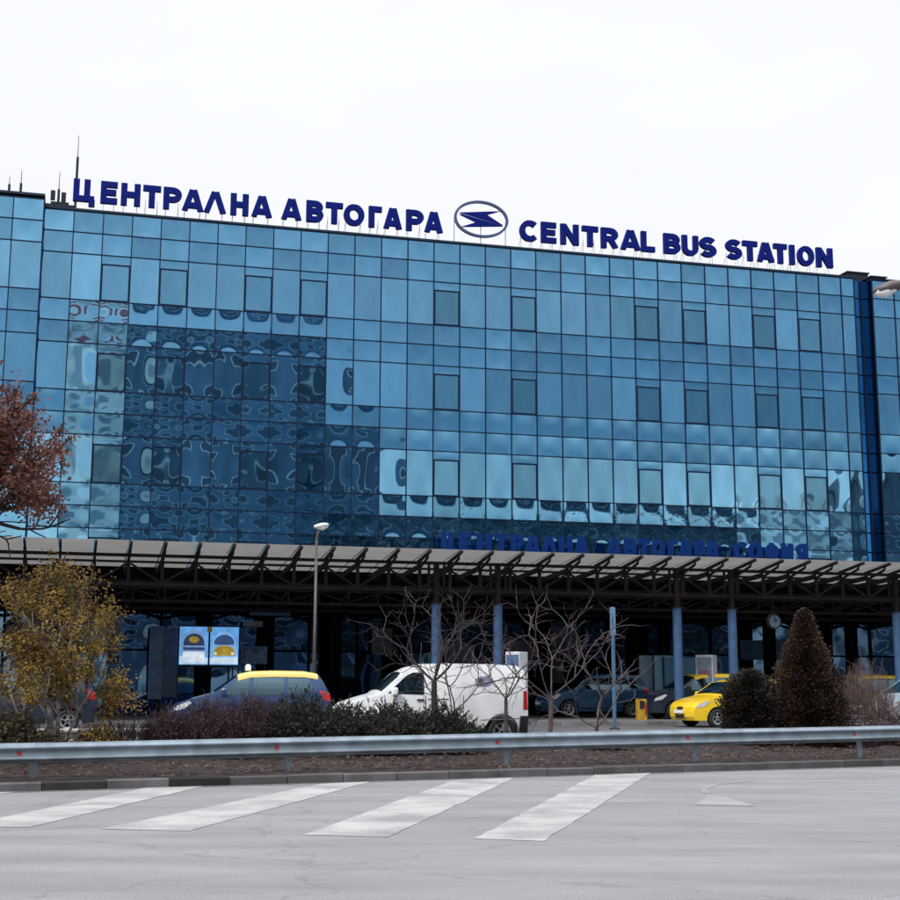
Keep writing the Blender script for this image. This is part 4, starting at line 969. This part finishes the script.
bare(449, 1.9, 2.2, .05, 12, 'grey bare tree with forked branches just right of the straight dark trunk', lean=(.1, 0), fork=.35, ln=.85, depth=3)
bare(506, 2.3, 2.6, .045, 5, 'slender bare tree in front of the van rear wheel', fork=.42, ln=.62, depth=3)
bare(549, 1.8, 3.1, .055, 21, 'pale bare tree with crossing branches right of the white van', lean=(.05, 0), ln=1.0, depth=4)
bare(594, 2.6, 3.0, .055, 17, 'low forking bare tree nearest the thin blue pole', lean=(.12, 0), fork=.15, ln=1.0, depth=3)
# shrubs
def shrub(px, back, w, h, seed, label, leaf=None, lsize=.03, ln=3000, twigs=160, tm='twig', cat='shrub', name='shrub', group=None, spike=False, tr_=.008, dens=1.):
    rnd = random.Random(seed); bp = vpoint(px, back); e = empty(name, bp); tag(e, label, cat, group)
    tw = MB(); lf = MB()
    for k in range(twigs):
        a = rnd.uniform(0, 2 * PI); rr = math.sqrt(rnd.random())
        base = Vector((math.cos(a) * rr * w * .28, math.sin(a) * rr * w * .28, -.03))
        t_ = Vector((math.cos(a) * rr * w * .5 * rnd.uniform(.8, 1.1), math.sin(a) * rr * w * .42, h * (1 - .45 * rr * rr) * rnd.uniform(.7, 1.05)))
        mid = (base + t_) / 2 + Vector((rnd.gauss(0, .05), rnd.gauss(0, .05), rnd.gauss(0, .04)))
        tw.tube(base, mid, tr_, tr_ * .8, 4, False); tw.tube(mid, t_, tr_ * .8, tr_ * .4, 4, False)
        for _ in range(3):
            s_ = mid.lerp(t_, rnd.random()); dd = (t_ - base).normalized() + Vector((rnd.gauss(0, .5), rnd.gauss(0, .5), rnd.gauss(0, .3)))
            e_ = s_ + dd * rnd.uniform(.1, .25) * min(1, h); tw.tube(s_, e_, tr_ * .5, tr_ * .3, 3, False)
            if leaf and spike:
                for q_ in range(int(7 * dens)):
                    pt = s_.lerp(e_, rnd.random()); sd2 = (dd.normalized() + Vector((rnd.gauss(0, .35), rnd.gauss(0, .35), rnd.gauss(0, .3)))) * lsize * 2; sv2 = sd2.orthogonal().normalized() * lsize * .4
                    lf.add([pt, pt + sd2 * .5 - sv2, pt + sd2, pt + sd2 * .5 + sv2], [(0, 1, 2, 3)])
        if leaf: leaves(lf, mid.lerp(t_, rnd.uniform(.2, 1)), max(1, ln // twigs), .07, lsize, rnd)
    tw.build('twigs', M[tm], e)
    if leaf: lf.build('foliage', M[leaf], e)
gp = 'purple brown shrubs behind the guardrail'
shrub(168, 2.2, 1.1, .95, 1, 'leftmost low purple brown twiggy shrub in front of the blue taxi', 'leaf_p', .022, 2600, 260, group=gp)
shrub(208, 2.0, 1.4, 1.12, 2, 'purple brown twiggy shrub under the blue taxi bonnet', 'leaf_p', .022, 3600, 320, group=gp)
shrub(252, 2.2, 1.5, 1.22, 3, 'tallest purple brown twiggy shrub in front of the taxi doors', 'leaf_p', .022, 3800, 340, group=gp)
shrub(120, 2.8, 1.2, .8, 4, 'thin brown twig shrub right of the birch', None, twigs=130, group=gp)
gj = 'green junipers behind the guardrail'
shrub(298, 2.0, 1.4, 1.15, 5, 'leftmost green juniper, in front of the taxi tail light', 'leaf_j', .035, 2600, 240, cat='juniper', name='juniper', group=gj, spike=True)
shrub(345, 2.1, 1.6, .98, 6, 'low spreading green juniper below the van bonnet', 'leaf_j', .035, 2600, 260, cat='juniper', name='juniper', group=gj, spike=True)
shrub(395, 1.9, 1.5, .98, 7, 'dark green juniper left of the dark bare trunk', 'leaf_j', .035, 2600, 260, cat='juniper', name='juniper', group=gj, spike=True)
shrub(440, 2.0, 1.4, .92, 8, 'green juniper at the foot of the dark bare trunk', 'leaf_j', .035, 2600, 240, cat='juniper', name='juniper', group=gj, spike=True)
shrub(470, 2.3, 1.0, .50, 9, 'rightmost and lowest green juniper, left of the van rear wheel', 'leaf_j', .035, 1800, 180, cat='juniper', name='juniper', group=gj, spike=True)
gl = 'low leafy shrubs at the left'
shrub(8, 2.0, 1.3, 1.0, 10, 'olive leafy shrub at the left edge under the birch', 'leaf_g', .035, 3000, 180, group=gl)
shrub(52, 1.6, .9, .62, 15, 'small olive shrub at the foot of the birch stems', 'leaf_g', .03, 1500, 110, group=gl)
shrub(98, 2.1, .9, .75, 16, 'yellowish leafy shrub just right of the birch base', 'leaf_y', .028, 1200, 110, group=gl)
shrub(866, 2.9, 1.7, 1.95, 18, 'bare pale brown brush right of the tall thuja', None, twigs=420, tm='palet', tr_=.006)
shrub(856, 1.7, 1.1, .80, 19, 'frosted grey leaved shrub right of the tall thuja base', 'leaf_w', .022, 1800, 220, tm='twig', group='frosted grey shrubs')
shrub(893, 1.6, 1.2, .84, 20, 'frosted grey leaved shrub at the right edge', 'leaf_w', .022, 1800, 220, tm='twig', group='frosted grey shrubs')
shrub(608, 1.9, 1.1, .32, 24, 'small green ground shrub right of the low forking bare tree', 'leaf_j', .035, 600, 70, group=None, spike=True)
# conifers
def conifer(px, back, w, h, seed, label, leaf, shape, name):
    rnd = random.Random(seed); bp = vpoint(px, back); e = empty(name, bp); tag(e, label, 'conifer')
    tw = MB(); tw.tube((0, 0, -.1), (0, 0, h * .88), .06, .012, 8); tw.build('trunk', M['bark'], e)
    lf = MB()
    for k in range(int(2300 * w * h / 1.4)):
        t = rnd.random() ** .85; z = .05 + t * h * .97; a = rnd.uniform(0, 2 * PI); rad = w / 2 * shape(t) * (1 + .10 * math.sin(k * 1.7) * rnd.random() + .38 * noise.noise(Vector((math.cos(a) * 2.2, math.sin(a) * 2.2, z * 2.6 + seed))))
        q_ = rnd.uniform(.45, 1.0)
        c = Vector((math.cos(a) * rad * q_, math.sin(a) * rad * q_, z)); outd = Vector((math.cos(a), math.sin(a), .9))
        for _ in range(14):
            p = c + Vector((rnd.gauss(0, .05), rnd.gauss(0, .05), rnd.gauss(0, .06))); d = (outd + Vector((rnd.gauss(0, .5), rnd.gauss(0, .5), rnd.gauss(0, .5)))).normalized() * rnd.uniform(.03, .09)
            v = d.orthogonal().normalized() * .018; lf.add([p, p + d * .5 - v, p + d, p + d * .5 + v], [(0, 1, 2, 3)])
    lf.build('foliage', M[leaf], e)
cs = lambda t: min(1, .80 + t * 1.6) * (1 - max(0, t - .10) / .90) ** .86 if t < 1 else 0
zt = at(806, 613, kd(806) + 2.6).z - .3
conifer(808, 2.6, 2.1, zt, 40, 'tall cone shaped reddish brown thuja behind the guardrail', 'leaf_c', cs, 'thuja')
rs_ = lambda t: (1 - max(0, (t - .55) / .45) ** 2.4) ** .5 * (.9 + .1 * min(1, t * 4))
zt = at(750, 675, kd(750) + 2.6).z - .3
conifer(751, 2.6, 1.15, zt, 41, 'short rounded dark brown green bush left of the tall thuja', 'leaf_d', rs_, 'rounded_conifer')

# ------------------------------------------------------------------ the other side of the street (seen in the mirror glass)
def virt(px, off): 
    """u on the plane 'off' metres in front of the facade whose mirror image falls in picture column px"""
    return onplane(px, 560, -off)[0]
def vzt(px, y, off): return onplane(px, y, -off)[1]
def block(x0, x1, ytop, off, depth, label, wallc, name='apartment_block', balc=True, winc=None, floor=2.8, bay=3.2):
    u0, u1 = virt(x0, off), virt(x1, off); zt = vzt((x0 + x1) / 2, ytop, off)
    e = empty(name, fw(u0, off, 0), YAW); tag(e, label, 'building'); w = u1 - u0
    b = MB(); b.box(0, w, -depth, 0, -.05, zt); b.box(-.2, w + .2, -depth - .2, .2, zt, zt + .5); b.build('wall', mat('block_wall', wallc, .9, 0, .55, .16), e)
    n = max(1, int(w / bay)); nf = int((zt - 1) / floor); g_ = MB(); fr_ = MB(); bl = MB(); fl = MB(); rn = random.Random(int(x0))
    for j in range(nf):
        for i in range(n):
            cx = (i + .5) * w / n; z0 = 1 + j * floor
            g_.box(cx - bay * .28, cx + bay * .28, .02, .06, z0 + .75, z0 + 2.3)
            fr_.box(cx - bay * .31, cx + bay * .31, .01, .045, z0 + .65, z0 + 2.4)
            if balc and i % 3 == 1: bl.box(cx - bay * .46, cx + bay * .46, .08, 1.1, z0 - .1, z0 + .9)
            elif balc and i % 3 == 2 and rn.random() < .7: fl.box(cx - bay * .42, cx + bay * .42, .08, .3, z0 - .2, z0 + .6)
    wf = fr_.build('window_bands', mat('block_frames', (.60, .66, .72), .7), e); tag(wf, kind='stuff')
    wg = g_.build('window_glazing', mat('block_glass', winc or (.015, .03, .06), .1), wf)
    if bl.v: tag(bl.build('balcony_rows', mat('block_balcony', (.24, .27, .33), .8, 0, .6, .25), e), kind='stuff')
    if fl.v: tag(fl.build('planter_rows', mat('block_spandrel', (.50, .50, .52), .8, 0, .5, .3), e), kind='stuff')
    return e
block(128, 326, 330, 120, 14, 'tall dark concrete apartment block mirrored in the left half of the facade', (.085, .14, .22), balc=False, bay=2.9)
block(322, 384, 428, 112, 12, 'lower dark block beside the tall one, mirrored left of the facade centre', (.075, .12, .19), balc=False, bay=2.9)
block(66, 124, 335, 126, 14, 'pale rendered tower mirrored near the left end of the facade', (.86, .86, .83), balc=False, winc=(.30, .36, .42))
block(752, 858, 500, 100, 12, 'pale low building mirrored near the right end of the facade', (.82, .82, .80), balc=False, winc=(.3, .34, .38))
block(876, 960, 488, 95, 12, 'dark low building mirrored in the right wing', (.05, .07, .10), balc=False)
block(386, 560, 516, 100, 12, 'low dark slate building behind the mirrored street trees, left half of their row', (.05, .08, .12), balc=False)
block(566, 748, 522, 100, 12, 'low dark slate building behind the mirrored street trees, right half of their row', (.05, .08, .12), balc=False)
# a red and white roof hoarding on the pale tower
u0 = virt(66, 124); u1 = virt(112, 124); zt = vzt(90, 335, 124); e = empty('roof_hoarding', fw(u0, 123, zt + .5), YAW); tag(e, 'red and white striped hoarding on the pale tower roof across the street', 'hoarding')
b = MB(); b.box(0, u1 - u0, 0, .3, .3, 3.6); b.build('backing', M['white'], e)
b = MB()
for k in range(5): b.box((u1 - u0) * (.05 + .19 * k), (u1 - u0) * (.14 + .19 * k), .302, .36, .5, 3.4)
b.build('stripes', mat('hoarding_red', (.35, .02, .05), .6), e)
b = MB()
for k in range(4): b.tube(((u1 - u0) * (.1 + .27 * k), .1, -.02), ((u1 - u0) * (.1 + .27 * k), .1, .3), .06, .06, 6)
b.build('legs', M['plant'], e)
# tree row over there
rnd = random.Random(77)
protos = []
for k in range(3):
    e = empty('street_tree', (0, 0, 0)); tr = MB(); tr.tube((0, 0, -.1), (0, 0, 4), .25, .14, 8); tr.build('trunk', M['bark'], e); lf = MB()
    for c_i in range(46):
        a = rnd.uniform(0, 6.28); rr = rnd.uniform(.3, 2.7); c = Vector((math.cos(a) * rr, math.sin(a) * rr, rnd.uniform(3, 8.2) - rr * .35)); leaves(lf, c, 60, .5, .16, rnd)
    lf.build('crown', M['leaf_t'], e); protos.append(e)
px = 330; k = 0
while px < 735:
    off = 84 + rnd.uniform(-4, 4)
    o = protos[k] if k < 3 else copy_tree(protos[k % 3])
    o.location = fw(virt(px, off), off, 0); o.rotation_euler.z = rnd.uniform(0, 6); s = vzt(px, 520 + rnd.uniform(-8, 14), off) / 8.4; o.scale = (s * .95, s * .95, s)
    tag(o, 'leafy street tree across the road, one of a row mirrored low in the facade', 'tree', 'street trees across the road'); px += 34 + rnd.uniform(-6, 8); k += 1
print('objects', len(bpy.data.objects))
